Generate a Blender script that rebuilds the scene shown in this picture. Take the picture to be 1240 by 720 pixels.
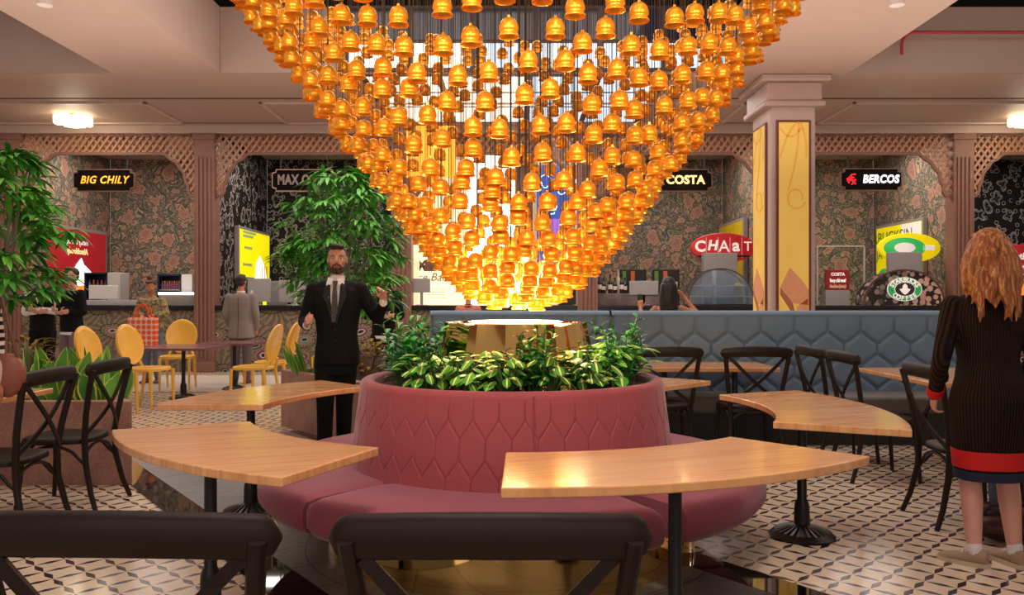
import bpy, bmesh, math, random
from math import sin, cos, pi, radians, sqrt, atan2, exp
from mathutils import Vector, Matrix, noise
import numpy as np
random.seed(7)
for o in list(bpy.data.objects): bpy.data.objects.remove(o)
scene = bpy.context.scene
COL = scene.collection
# ---------------------------------------------------------------- camera
EYE = 1.35; FOC = 1000.0; CX = 620.0; CY = 362.0
cam_d = bpy.data.cameras.new('camera'); cam = bpy.data.objects.new('camera', cam_d); COL.objects.link(cam)
cam.location = (0, 0, EYE); cam.rotation_euler = (pi/2, 0, 0)
cam_d.sensor_width = 36; cam_d.sensor_fit = 'HORIZONTAL'; cam_d.lens = 36*FOC/1240; cam_d.shift_y = (CY-360)/1240
cam_d.clip_start = .05; cam_d.clip_end = 200
scene.camera = cam
scene.view_settings.view_transform = 'Standard'
try: scene.view_settings.look = 'None'
except Exception: pass
scene.view_settings.gamma = 1; scene.view_settings.use_curve_mapping = False
scene.view_settings.exposure = 0.0
# ---------------------------------------------------------------- world, room lights and added fills
wd = bpy.data.worlds.new('world'); scene.world = wd; wd.use_nodes = True
wd.node_tree.nodes['Background'].inputs[0].default_value = (.80, .66, .62, 1)
wd.node_tree.nodes['Background'].inputs[1].default_value = .42
def area(name, loc, size, energy, color=(1,.88,.80), rot=(0,0,0), sizey=None, spread=None):
    l = bpy.data.lights.new(name, 'AREA'); l.energy = energy; l.color = color; l.size = size
    if sizey: l.shape = 'RECTANGLE'; l.size_y = sizey
    if spread: l.spread = spread
    o = bpy.data.objects.new(name, l); COL.objects.link(o); o.location = loc; o.rotation_euler = rot; return o
def spot(name, loc, energy, target, angle=60, blend=.6, color=(1,.85,.7), r=.1):
    l = bpy.data.lights.new(name, 'SPOT'); l.energy = energy; l.color = color; l.spot_size = radians(angle); l.spot_blend = blend; l.shadow_soft_size = r
    o = bpy.data.objects.new(name, l); COL.objects.link(o); o.location = loc
    o.rotation_euler = (Vector(target)-Vector(loc)).to_track_quat('-Z', 'Y').to_euler(); return o
def point(name, loc, energy, color=(1,.8,.5), r=.05):
    l = bpy.data.lights.new(name, 'POINT'); l.energy = energy; l.color = color; l.shadow_soft_size = r
    o = bpy.data.objects.new(name, l); COL.objects.link(o); o.location = loc; return o
area('light_coffer_centre', (-.4, 8.0, 5.8), 5.0, 330, sizey=5)
area('light_coffer_front', (-.4, 1.5, 5.7), 5.0, 190, sizey=4.5)
area('light_coffer_left', (-8.8, 6.5, 5.7), 4.5, 140, sizey=8)
area('light_coffer_right', (8.0, 6.5, 5.7), 4.5, 140, sizey=8)
area('light_back_aisle', (0, 13.6, 4.5), 20, 300, sizey=1.2)
area('light_ceiling_fill', (0, 6.5, 3.1), 14, 540, sizey=9, rot=(pi,0,0), color=(1,.82,.71))  # added upward fill to brighten the ceiling; there is no cove
area('light_ceiling_fill_front', (0, -2.2, 2.2), 8, 120, sizey=1.5, rot=(pi*.75,0,0), color=(1,.84,.76))  # second added fill, behind the camera, aimed up and forward
spot('light_bell_fill', (0, .75, 2.75), 230, (0, 4.0, 2.75), 75, .9, (1, .82, .55), .3)  # added spot in mid-air, brightens the front bells
spot('light_banquette_fill', (0, 1.3, 4.4), 330, (0, 3.5, .5), 58, .9, (1, .86, .76), .35)  # added spot to brighten the banquette, no fixture
spot('light_bell_fill_left', (-1.9, 1.3, 2.75), 150, (-.5, 4.2, 2.75), 72, .9, (1, .82, .55), .25)  # added mid-air spot for the bells, left side
spot('light_bell_fill_right', (2.0, 1.3, 2.75), 150, (.5, 4.2, 2.75), 72, .9, (1, .80, .50), .25)  # added mid-air spot for the bells, right side
point('light_pedestal_glow', (.05, 4.7, 1.30), 60, (1, .78, .38), .1)
point('light_pedestal_glow_left', (-.28, 4.42, 1.27), 5, (1, .78, .38), .06)
point('light_pedestal_glow_right', (.34, 4.42, 1.27), 5, (1, .78, .38), .06)
for i, x in enumerate((-11.1, -7.5, -3.9, -.3, 3.15, 6.65, 10.1)):
    area('light_niche_%d' % i, (x, 16.6, 4.45), 2.6, 85, sizey=1.2, color=(1, .88, .78))
# ---------------------------------------------------------------- helpers
def s2l(c):
    if isinstance(c, str):
        c = [int(c[i:i+2], 16)/255 for i in (0, 2, 4)]
    return tuple(((v+.055)/1.055)**2.4 if v > .04045 else v/12.92 for v in c)+(1,)
def W(px, py, d): return Vector(((px-CX)/FOC*d, d, EYE-(py-CY)/FOC*d))
def G(px, py, z=0):
    d = FOC*(EYE-z)/(py-CY); return Vector(((px-CX)/FOC*d, d, z))
class MB:
    def __init__(s): s.v = []; s.f = []; s.m = []; s.uv = []
    def add(s, vs, fs, mi=0, uvs=None):
        b = len(s.v); s.v += [tuple(v) for v in vs]
        for k, f in enumerate(fs):
            s.f.append([i+b for i in f]); s.m.append(mi)
            s.uv.append([uvs[i] for i in f] if uvs else None)
        return s
    def box(s, c, d, mi=0, rz=0, taper=1, M=None):
        x, y, z = d[0]/2, d[1]/2, d[2]/2; t = taper
        vs = [(-x,-y,-z),(x,-y,-z),(x,y,-z),(-x,y,-z),(-x*t,-y*t,z),(x*t,-y*t,z),(x*t,y*t,z),(-x*t,y*t,z)]
        R = M or Matrix.Rotation(rz, 3, 'Z'); c = Vector(c)
        return s.add([R@Vector(v)+c for v in vs], [(0,3,2,1),(4,5,6,7),(0,1,5,4),(1,2,6,5),(2,3,7,6),(3,0,4,7)], mi)
    def b2(s, x0, x1, y0, y1, z0, z1, mi=0): return s.box(((x0+x1)/2,(y0+y1)/2,(z0+z1)/2), (x1-x0,y1-y0,z1-z0), mi)
    def rings(s, rings, mi=0, closed=True, caps=True):
        n = len(rings[0]); vs = [p for r in rings for p in r]; fs = []
        for j in range(len(rings)-1):
            for i in range(n if closed else n-1):
                a = j*n+i; b = j*n+(i+1)%n; fs.append((a, b, b+n, a+n))
        if caps: fs.append(tuple(range(n))[::-1]); fs.append(tuple(range((len(rings)-1)*n, len(rings)*n)))
        return s.add(vs, fs, mi)
    def lathe(s, prof, n=32, c=(0,0,0), mi=0, caps=True, a0=0, a1=2*pi):
        full = abs(a1-a0-2*pi) < 1e-6
        m = n if full else n+1
        rs = [[(c[0]+r*cos(a0+(a1-a0)*i/n), c[1]+r*sin(a0+(a1-a0)*i/n), c[2]+z) for i in range(m)] for r, z in prof]
        return s.rings(rs, mi, full, caps and full)
    def tube(s, pts, r, n=8, mi=0, flat=None, up=None, caps=True):
        pts = [Vector(p) for p in pts]; N = len(pts); rs = []
        prev = None
        for i, p in enumerate(pts):
            t = (pts[min(i+1,N-1)]-pts[max(i-1,0)]).normalized()
            if prev is None:
                u = Vector(up) if up else (Vector((0,0,1)) if abs(t.z) < .9 else Vector((1,0,0)))
            else: u = prev
            u = (u-t*u.dot(t)).normalized(); w = t.cross(u); prev = u
            ri = r[i] if isinstance(r, (list, tuple)) else r
            if isinstance(ri, (list, tuple)): ra, rb = ri
            else: ra, rb = ri, ri*(flat or 1)
            rs.append([p+u*ra*cos(2*pi*k/n)+w*rb*sin(2*pi*k/n) for k in range(n)])
        return s.rings(rs, mi, True, caps)
    def strip(s, pts, up, w, h, mi=0):
        """rectangular section swept along pts; h along up, w across"""
        pts = [Vector(p) for p in pts]; N = len(pts); rs = []
        for i, p in enumerate(pts):
            t = (pts[min(i+1,N-1)]-pts[max(i-1,0)]).normalized(); u = Vector(up); u = (u-t*u.dot(t)).normalized(); q = t.cross(u)
            wi = w[i] if isinstance(w, (list, tuple)) else w; hi = h[i] if isinstance(h, (list, tuple)) else h
            rs.append([p+u*hi/2+q*wi/2, p-u*hi/2+q*wi/2, p-u*hi/2-q*wi/2, p+u*hi/2-q*wi/2])
        return s.rings(rs, mi)
    def prism(s, poly, z0, z1, mi=0):
        n = len(poly)
        return s.add([(x,y,z0) for x,y in poly]+[(x,y,z1) for x,y in poly],
            [tuple(range(n))[::-1], tuple(range(n,2*n))]+[(i,(i+1)%n,(i+1)%n+n,i+n) for i in range(n)], mi)
    def ell(s, c, r, nu=14, nv=9, mi=0, M=None):
        c = Vector(c); rs = []
        for j in range(1, nv):
            a = -pi/2+pi*j/nv
            ring = [Vector((r[0]*cos(a)*cos(2*pi*i/nu), r[1]*cos(a)*sin(2*pi*i/nu), r[2]*sin(a))) for i in range(nu)]
            rs.append([(M@p if M else p)+c for p in ring])
        b = len(s.v); s.rings(rs, mi, True, False)
        lo = Vector((0,0,-r[2])); hi = Vector((0,0,r[2])); lo = (M@lo if M else lo)+c; hi = (M@hi if M else hi)+c
        n = len(s.v); s.v += [tuple(lo), tuple(hi)]
        for i in range(nu):
            s.f.append([n, b+(i+1)%nu, b+i]); s.m.append(mi); s.uv.append(None)
            t = b+(nv-2)*nu; s.f.append([n+1, t+i, t+(i+1)%nu]); s.m.append(mi); s.uv.append(None)
        return s
    def leaf(s, base, d, up, L, wd, droop=.3, n=5, mi=0, fold=.25, tip=1.0, prof=None, nu=2):
        """a leaf blade with uv.x across (0..1) and uv.y along"""
        d = Vector(d).normalized(); up = Vector(up); side = d.cross(up)
        if side.length < 1e-4: side = d.cross(Vector((1,0,0)))
        side.normalize(); nrm = side.cross(d).normalized()
        vs = []; uvs = []; p = Vector(base)
        m = 2*nu-1 if nu > 1 else 2
        cols = [-1+2*k/(m-1) for k in range(m)]
        for j in range(n+1):
            t = j/n; w = (prof(t) if prof else sin(pi*min(1, t*.92+.06))**.8)*wd/2
            for c in cols:
                vs.append(p+side*c*w+nrm*abs(c)*w*fold); uvs.append(((c+1)/2, t))
            dd = (d+Vector((0,0,-1))*droop*(t+.1)*1.6).normalized(); p = p+dd*(L/n); nrm = side.cross(dd).normalized()
        fs = [(j*m+k, j*m+k+1, (j+1)*m+k+1, (j+1)*m+k) for j in range(n) for k in range(m-1)]
        return s.add(vs, fs, mi, uvs)
    def build(s, name, mat=None, parent=None, smooth=True, bevel=0, seg=2, loc=None, angle=35):
        me = bpy.data.meshes.new(name); me.from_pydata(s.v, [], s.f)
        for m in (mat if isinstance(mat, (list, tuple)) else [mat]):
            if m: me.materials.append(m)
        if any(s.m): me.polygons.foreach_set('material_index', s.m)
        if any(u for u in s.uv):
            l = me.uv_layers.new(name='UVMap'); k = 0
            for u, f in zip(s.uv, s.f):
                for q in range(len(f)):
                    l.data[k].uv = u[q] if u else (.5, .5); k += 1
        if smooth:
            me.polygons.foreach_set('use_smooth', [True]*len(me.polygons))
            try: me.set_sharp_from_angle(angle=radians(angle))
            except Exception: pass
        me.update(); o = bpy.data.objects.new(name, me); COL.objects.link(o)
        if parent: o.parent = parent
        if loc: o.location = loc
        if bevel:
            b = o.modifiers.new('bevel', 'BEVEL'); b.width = bevel; b.segments = seg; b.limit_method = 'ANGLE'; b.angle_limit = radians(40)
        return o
def tag(o, label=None, cat=None, group=None, kind=None):
    if label: o['label'] = label
    if cat: o['category'] = cat
    if group: o['group'] = group
    if kind: o['kind'] = kind
    return o
def thing(name, label, cat, loc=(0,0,0), rz=0, group=None):
    o = bpy.data.objects.new(name, None); COL.objects.link(o); o.location = loc; o.rotation_euler = (0,0,rz); o.empty_display_size = .1
    return tag(o, label, cat, group)
KIDS = {}
def copy_tree(o, parent=None):
    c = o.copy(); COL.objects.link(c); c.parent = parent
    for ch in list(o.children): copy_tree(ch, c)
    return c
def place(proto, first, loc, rz, label, group=None, cat=None):
    o = proto if first else copy_tree(proto)
    o.location = loc; o.rotation_euler = (0,0,rz); tag(o, label, cat, group); return o
def struct(mb, name, mat, **k): return tag(mb.build(name, mat, smooth=k.pop('smooth', False), **k), kind='structure')
def remesh(mb, voxel, name, mat, parent, smooth=2):
    """unite overlapping closed pieces into one continuous surface"""
    me = bpy.data.meshes.new(name+'_src'); me.from_pydata(mb.v, [], mb.f)
    bm = bmesh.new(); bm.from_mesh(me); bmesh.ops.recalc_face_normals(bm, faces=bm.faces); bm.to_mesh(me); bm.free()
    o = bpy.data.objects.new(name, me); COL.objects.link(o)
    r = o.modifiers.new('r', 'REMESH'); r.mode = 'VOXEL'; r.voxel_size = voxel
    if smooth: sm = o.modifiers.new('s', 'SMOOTH'); sm.iterations = smooth; sm.factor = .5
    dg = bpy.context.evaluated_depsgraph_get(); dg.update()
    m2 = bpy.data.meshes.new_from_object(o.evaluated_get(dg)); m2.name = name
    o.modifiers.clear(); o.data = m2; bpy.data.meshes.remove(me)
    m2.materials.clear()
    for m in (mat if isinstance(mat, (list, tuple)) else [mat]): m2.materials.append(m)
    m2.polygons.foreach_set('use_smooth', [True]*len(m2.polygons))
    o.parent = parent
    return o
def text(s, size, mat, parent, name='lettering', loc=(0,0,0), rot=(pi/2,0,0), shear=0, ext=.004, offset=0, sx=1, sy=1, align='CENTER', space=1):
    c = bpy.data.curves.new(name, 'FONT'); c.body = s; c.size = size; c.extrude = ext; c.align_x = align; c.align_y = 'CENTER'; c.shear = shear; c.offset = offset; c.space_character = space; c.resolution_u = 3
    t = bpy.data.objects.new(name, c); COL.objects.link(t)
    dg = bpy.context.evaluated_depsgraph_get(); dg.update()
    me = bpy.data.meshes.new_from_object(t.evaluated_get(dg)); bpy.data.objects.remove(t)
    me.name = name; me.transform(Matrix.Diagonal((sx, sy, 1, 1))); me.materials.clear(); me.materials.append(mat)
    o = bpy.data.objects.new(name, me); COL.objects.link(o); o.location = loc; o.rotation_euler = rot
    if parent: o.parent = parent
    return o
# ---------------------------------------------------------------- node maths
class NV:
    def __init__(s, nt, sock): s.nt = nt; s.s = sock
    def _m(s, op, *a, clamp=False):
        n = s.nt.nodes.new('ShaderNodeMath'); n.operation = op; n.use_clamp = clamp
        for i, x in enumerate((s,)+a):
            if isinstance(x, NV): s.nt.links.new(x.s, n.inputs[i])
            else: n.inputs[i].default_value = x
        return NV(s.nt, n.outputs[0])
    def __add__(s, o): return s._m('ADD', o)
    def __sub__(s, o): return s._m('SUBTRACT', o)
    def __mul__(s, o): return s._m('MULTIPLY', o)
    def __truediv__(s, o): return s._m('DIVIDE', o)
    def lt(s, o): return s._m('LESS_THAN', o)
    def gt(s, o): return s._m('GREATER_THAN', o)
    def abs(s): return s._m('ABSOLUTE')
    def fr(s): return s._m('FRACT')
    def fl(s): return s._m('FLOOR')
    def sin(s): return s._m('SINE')
    def cos(s): return s._m('COSINE')
    def mx(s, o): return s._m('MAXIMUM', o)
    def mn(s, o): return s._m('MINIMUM', o)
    def sq(s): return s._m('SQRT')
    def at2(s, o): return s._m('ARCTAN2', o)
    def rsub(s, k): return s._m('MULTIPLY', -1.0)._m('ADD', k)
    def cl(s): return s._m('ADD', 0.0, clamp=True)
    def edge(s, e, w=.02): return ((s-e)/w)._m('ADD', .5, clamp=True)
class Mat:
    def __init__(s, name, color='808080', rough=.5, metal=0, spec=.5, emit=None, es=0, coat=0):
        s.m = bpy.data.materials.new(name); s.m.use_nodes = True; s.nt = s.m.node_tree; s.b = s.nt.nodes['Principled BSDF']
        s.set('Base Color', s2l(color)); s.set('Roughness', rough); s.set('Metallic', metal); s.set('Specular IOR Level', spec); s.set('Coat Weight', coat)
        if emit: s.set('Emission Color', s2l(emit)); s.set('Emission Strength', es)
        s.m.diffuse_color = s2l(color)
    def set(s, k, v):
        if isinstance(v, NV): s.nt.links.new(v.s, s.b.inputs[k])
        else: s.b.inputs[k].default_value = v
        return s
    def node(s, t, **k):
        n = s.nt.nodes.new(t)
        for a, b in k.items(): setattr(n, a, b)
        return n
    def coord(s, kind='Object'):
        n = s.node('ShaderNodeTexCoord'); return NV(s.nt, n.outputs[kind])
    def world(s): return NV(s.nt, s.node('ShaderNodeNewGeometry').outputs['Position'])
    def xyz(s, v):
        n = s.node('ShaderNodeSeparateXYZ'); s.nt.links.new(v.s, n.inputs[0]); return [NV(s.nt, n.outputs[i]) for i in range(3)]
    def vec(s, x, y, z=0):
        n = s.node('ShaderNodeCombineXYZ')
        for i, q in enumerate((x, y, z)):
            if isinstance(q, NV): s.nt.links.new(q.s, n.inputs[i])
            else: n.inputs[i].default_value = q
        return NV(s.nt, n.outputs[0])
    def noise(s, v, scale, detail=2, rough=.5, dist=0):
        n = s.node('ShaderNodeTexNoise'); s.nt.links.new(v.s, n.inputs['Vector']); n.inputs['Scale'].default_value = scale; n.inputs['Detail'].default_value = detail
        n.inputs['Roughness'].default_value = rough; n.inputs['Distortion'].default_value = dist; return NV(s.nt, n.outputs[0])
    def vor(s, v, scale, feature='F1', rnd=1.0, dims='2D'):
        n = s.node('ShaderNodeTexVoronoi', feature=feature, voronoi_dimensions=dims); s.nt.links.new(v.s, n.inputs['Vector']); n.inputs['Scale'].default_value = scale; n.inputs['Randomness'].default_value = rnd
        return n
    def out(s, n, k): return NV(s.nt, n.outputs[k])
    def mix(s, f, a, b):
        n = s.node('ShaderNodeMix', data_type='RGBA')
        ins = [i for i in n.inputs if i.type == 'RGBA']
        if isinstance(f, NV): s.nt.links.new(f.s, n.inputs[0])
        else: n.inputs[0].default_value = f
        for sk, q in zip(ins, (a, b)):
            if isinstance(q, NV): s.nt.links.new(q.s, sk)
            else: sk.default_value = s2l(q)
        return NV(s.nt, [o for o in n.outputs if o.type == 'RGBA'][0])
    def ramp(s, f, stops):
        n = s.node('ShaderNodeValToRGB'); s.nt.links.new(f.s, n.inputs[0]); e = n.color_ramp.elements
        while len(e) < len(stops): e.new(.5)
        for q, (p, c) in zip(e, stops): q.position = p; q.color = s2l(c)
        return NV(s.nt, n.outputs[0])
    def bump(s, h, strength=.3, dist=.01):
        n = s.node('ShaderNodeBump'); s.nt.links.new(h.s, n.inputs['Height']); n.inputs['Strength'].default_value = strength; n.inputs['Distance'].default_value = dist
        s.nt.links.new(n.outputs[0], s.b.inputs['Normal']); return s
def plain(name, color, rough=.5, metal=0, var=.08, scale=6, **k):
    """a plain coloured surface with slight mottling"""
    M = Mat(name, color, rough, metal, **k)
    n = M.noise(M.coord(), scale, 3)
    c = s2l(color); import colorsys
    dk = [max(0, v-var*v) for v in [int(color[i:i+2],16)/255 for i in (0,2,4)]]; lt = [min(1, v+var*v) for v in [int(color[i:i+2],16)/255 for i in (0,2,4)]]
    M.set('Base Color', M.mix(n, dk, lt)); return M.m
def glow(name, color, s): return Mat(name, color, .5, emit=color, es=s).m
# ---------------------------------------------------------------- materials
def m_tiles():
    M = Mat('patterned_tile', 'd9bd9c', .16, spec=.6)
    x, y, z = M.xyz(M.world()); c = .1445; a = radians(-44); x0, y0 = 1.865, 4.467
    u = ((x-x0)*cos(a)+(y-y0)*sin(a))/c; v = ((y-y0)*cos(a)-(x-x0)*sin(a))/c
    eu = ((u.fr()-.5).abs()).rsub(.5); ev = ((v.fr()-.5).abs()).rsub(.5)
    k = .26
    m = (eu*k-ev).edge(0, .012).mx((ev*k-eu).edge(0, .012))
    n = M.noise(M.vec(x, y, z), 3, 4); cell = M.noise(M.vec(u.fl(), v.fl(), 0), .9, 1)
    base = M.mix(n, 'd2bda2', 'ecdcc4'); base = M.mix((cell*.9).cl(), base, 'dcc4a8')
    M.set('Base Color', M.mix(m, base, '3a2230')); M.set('Roughness', n*.10+.12); return M.m
def m_slate():
    M = Mat('grey_slate', '55504c', .3)
    x, y, z = M.xyz(M.world()); a = radians(-53)
    u = x*cos(a)+y*sin(a); v = y*cos(a)-x*sin(a)
    l1 = ((u/.33).fr()-.5).abs().gt(.487); l2 = ((y/.12).fr()-.5).abs().gt(.485)
    r = (x*x+(y-4.7)*(y-4.7)).sq(); l3 = ((r/.38).fr()-.5).abs().gt(.49)
    n = M.noise(M.vec(x*3, y*14, 0), 9, 5, .7)
    c = M.ramp(n, [(.25, '46464a'), (.55, '77777a'), (.8, 'a09f9e')])
    M.set('Base Color', M.mix((l1.mx(l3)).mx(l2*.5), c, '1a1614')); M.bump(n, .3, .005); return M.m
def m_velvet(name, color, dark, weave=260):
    M = Mat(name, color, .75, spec=.25); p = M.coord(); n = M.noise(p, 5, 3); w = M.noise(p, weave, 1)
    M.set('Base Color', M.mix(n*.6+w*.3, dark, color)); M.set('Sheen Weight', .25); M.set('Sheen Roughness', .4); M.bump(w, .15, .002); return M.m
def m_wood(name='oak_top', ang=20, c=('bd7d4b', 'dda068', 'e8b680')):
    M = Mat(name, 'cf9058', .22, spec=.55, coat=.4); M.set('Coat Roughness', .08); x, y, z = M.xyz(M.world()); a = radians(ang)
    u = x*cos(a)+y*sin(a); v = y*cos(a)-x*sin(a)
    n = M.noise(M.vec(u*1.2, v*22, z*3), 2.2, 5, .65, .6)
    n2 = M.noise(M.vec(u*.6, v*5, 0), 2.0, 3)
    M.set('Base Color', M.ramp(n*.65+n2*.35, [(.3, c[0]), (.5, c[1]), (.7, c[2])])); return M.m
def m_granite(name, a, b, c):
    M = Mat(name, b, .55); p = M.coord(); n = M.noise(p, 4, 4); q = M.noise(p, 70, 3, .7)
    M.set('Base Color', M.ramp(n*.45+q*.55, [(.35, a), (.5, b), (.68, c)])); return M.m
def m_floral():
    M = Mat('floral_wallpaper', '6a5f50', .8, spec=.2); x, y, z = M.xyz(M.world()); u = x+y
    p = M.vec(u, z, 0); wob = M.noise(p, 1.6, 2)-.5; wob2 = M.noise(M.vec(u+5.3, z+2.2, 0), 1.6, 2)-.5
    sx = u+wob*.5; sy = z+wob2*.5; q = M.vec(sx, sy, 0)
    def vor(S, rnd, off=0):
        v = M.vor(M.vec(sx+off, sy+off*.7, 0), S, rnd=rnd); pos = M.xyz(M.out(v, 'Position')); cc = M.xyz(M.out(v, 'Color'))
        dx = (sx+off-pos[0])*S; dy = (sy+off*.7-pos[1])*S; return dx, dy, cc
    dx, dy, cc = vor(1.55, .7); ang = dy.at2(dx); k = (cc[0]*3).fl()+5
    rr = (dx*dx+dy*dy).sq()/((ang*k+cc[1]*6).sin()*.13+1); R = cc[2]*.10+.17
    fx, fy, fc = vor(4.6, .95, 3.1); fa = fy.at2(fx); fr = (fx*fx+fy*fy).sq()/((fa*5+fc[0]*6).sin()*.2+1)
    lx, ly, lc = vor(9.5, 1.0, 7.7); la = lc[0]*6.28; lu = lx*la.cos()+ly*la.sin(); lv = ly*la.cos()-lx*la.sin()
    nz = M.noise(q, 26, 3, .6)
    base = M.mix(nz.edge(.5, .15), '59544c', '887968')
    leafm = ((lu*lu*3.2+lv*lv*.7).sq()).lt(.30); base = M.mix(leafm, base, M.mix(lc[1], '957f6c', 'b8a28a')); base = M.mix(leafm*(lu.abs().lt(.03)), base, '5c5a4e')
    base = M.mix(((fr-.37).abs()).lt(.03), base, '474f48')
    base = M.mix((fr.lt(.30))*fc[1].gt(.35), base, M.mix(fc[2], 'b59482', 'bd9c80')); base = M.mix((fr.lt(.18))*(fr.gt(.14))*fc[1].gt(.35), base, '7d6152'); base = M.mix((fr.lt(.08))*fc[1].gt(.35), base, '8f5f58')
    arc = ((rr-.46).abs()).lt(.028); base = M.mix(arc*((ang*2+cc[0]*9).sin().gt(-.3)), base, '4b5850')
    arc3 = ((rr-.405).abs()).lt(.010); base = M.mix(arc3, base, '8e9080')
    base = M.mix(rr.lt(R+.025), base, '5d544a'); base = M.mix(rr.lt(R), base, M.mix(cc[1], 'ad8a78', 'b39276')); base = M.mix((rr.lt(R*.72))*(rr.gt(R*.64)), base, '7c5f52')
    base = M.mix(rr.lt(R*.5), base, 'aa7a6c'); base = M.mix((rr.lt(R*.45))*((ang*9).sin().gt(.2)), base, '83655e')
    M.set('Base Color', base); return M.m
def m_peacock():
    M = Mat('peacock_wallpaper', '6d5c48', .7, spec=.3); x, y, z = M.xyz(M.world()); u = x+y
    wob = M.noise(M.vec(u, z, 0), 1.7, 2)-.5; sx = u+wob*.3; sy = z*1.25+wob*.3
    v = M.vor(M.vec(sx, sy, 0), 1.7, rnd=.8); pos = M.xyz(M.out(v, 'Position')); dx = (sx-pos[0])*1.7; dy = (sy-pos[1])*1.7
    ang = dy.at2(dx); rr = (dx*dx+dy*dy*1.4).sq()
    ln = ((ang*17+rr*9).sin()).gt(.25); ln2 = (M.noise(M.vec(u*1.3, z*2, 0), 6, 2, .5, 1.5)*16).fr().lt(.4)
    base = M.mix(ln, '463a30', '77664f'); base = M.mix(ln2*.55, base, '9c8a70')
    cc = M.xyz(M.out(v, 'Color'))
    base = M.mix((rr.gt(.36))*(rr.lt(.39)), base, '1d1a18')
    base = M.mix(rr.lt(.23), base, '8a7a62'); base = M.mix((rr.lt(.205)), base, M.mix(cc[0].gt(.5), '6b3350', '8a5a60'))
    base = M.mix(rr.lt(.115), base, M.mix(cc[1].gt(.45), '5e9c78', 'b0a890')); base = M.mix(rr.lt(.07), base, '17262c')
    M.set('Base Color', base); return M.m
def m_chalk():
    M = Mat('chalk_doodle_wall', '16130f', .7, spec=.3); x, y, z = M.xyz(M.world()); u = x+y; p = M.vec(u, z, 0)
    wob = M.noise(p, 3.5, 2)-.5; sx = u+wob*.12; sy = z+wob*.1
    v = M.vor(M.vec(sx, sy, 0), 2.6, rnd=.9); pos = M.xyz(M.out(v, 'Position')); dx = (sx-pos[0])*2.6; dy = (sy-pos[1])*2.6; cc = M.xyz(M.out(v, 'Color'))
    ang = dy.at2(dx)+cc[0]*6; k = (cc[1]*4).fl()+2
    sh = (ang*k).cos()*.1+.30; rr = (dx*dx*(cc[2]*1.4+.6)+dy*dy).sq()/sh
    l = ((rr-1).abs().lt(.12)).mx((rr-.72).abs().lt(.04)); l = l.mx(((rr*2.2+ang).sin().abs().lt(.1))*rr.lt(.7))
    v2 = M.vor(p, 7, rnd=1); d2 = M.out(v2, 'Distance'); c2 = M.xyz(M.out(v2, 'Color'))[0]
    l = l.mx(((d2-.28).abs().lt(.05))*(c2.gt(.45))*(rr.gt(1.15)))
    n = M.noise(p, 25, 2); M.set('Base Color', M.mix(l*(n*.9+.25), '14110f', 'b5aea6')); return M.m
def m_coffee():
    M = Mat('coffee_bean_print', '3a2a22', .5); p = M.coord(); v = M.vor(p, 9, rnd=.9, dims='3D'); d = M.out(v, 'Distance'); c = M.xyz(M.out(v, 'Color'))[0]
    x, y, z = M.xyz(p)
    b = M.mix(c, '3a2c26', '94817a'); b = M.mix((x*1.4+.35).cl()*.8, b, 'b48a70'); b = M.mix(d.gt(.5), b, '120b08'); M.set('Base Color', b); M.set('Emission Color', b); M.set('Emission Strength', .25); return M.m
def m_leaf(name, a, b, stripe=None, sw=.12, edge=None, rough=.4):
    M = Mat(name, a, rough, spec=.5); n = M.node('ShaderNodeUVMap'); uv = M.xyz(NV(M.nt, n.outputs[0])); g = M.world()
    q = M.noise(g, 3.5, 2); c = M.mix(q.edge(.5, .3), a, b); t = (uv[0]-.5).abs()
    if stripe: c = M.mix(t.lt(sw), c, stripe); c = M.mix(((uv[1]*5+t*3).fr().lt(.3))*(t.gt(sw))*.5, c, b)
    if edge:
        c = M.mix((((uv[1]*9).sin()*.5+.5)*.4), c, b); c = M.mix(t.gt(.40), c, edge)
    M.set('Base Color', c); M.set('Subsurface Weight', 0.0); return M.m
def m_pillar():
    M = Mat('facade_wood', '7d5547', .55); x, y, z = M.xyz(M.world()); w = ((x*34).fr()-.5).abs(); n = M.noise(M.vec(x*30, y*30, z*2), 2, 3)
    M.set('Base Color', M.mix(n, '6f4a3e', '8d6353')); M.bump(w.gt(.38), .5, .01); return M.m
def m_rib():
    M = Mat('ribbed_brown_knit', '3a2419', .85, spec=.15); x, y, z = M.xyz(M.coord()); a = y.at2(x); w = (a*72).sin(); M.set('Base Color', M.mix(w*.5+.5, '110b09', '33231a')); M.bump(w, .6, .006); return M.m
def m_check(name, a, b, s=90):
    M = Mat(name, a, .85, spec=.15); x, y, z = M.xyz(M.coord()); M.set('Base Color', M.mix((((x*s).sin()*(z*s).sin())*.5+.5)*.6, a, b)); return M.m
def m_bands(name, a, b, s, duty=.5):
    M = Mat(name, a, .8, spec=.2); x, y, z = M.xyz(M.coord()); M.set('Base Color', M.mix((z*s).fr().lt(duty), a, b)); return M.m
def m_dots():
    M = Mat('orange_dotted_bag', 'd9a996', .7); x, y, z = M.xyz(M.coord()); dx = (x/.083).fr()-.5; dz = (z/.083).fr()-.5
    M.set('Base Color', M.mix((dx*dx+dz*dz).sq().lt(.42), 'e0b7a8', 'e0551e')); return M.m
def m_print():
    M = Mat('leafy_print_cloth', '7a6a45', .85); p = M.coord(); n = M.noise(p, 24, 3, .6); M.set('Base Color', M.ramp(n, [(.38, '3c3a26'), (.5, '7f7450'), (.58, 'b09a6a'), (.66, '6a4a35')])); return M.m
def m_gold(name, c, rough):
    M = Mat(name, c, rough, metal=1); return M.m
PLASTER = plain('ceiling_plaster', 'a98f84', .6, var=.04, scale=.6)
COFFER = plain('coffer_paint', '9c8478', .7, var=.04, scale=.6)
BLACKP = plain('black_ceiling_void', '0a0a0b', .9)
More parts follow.
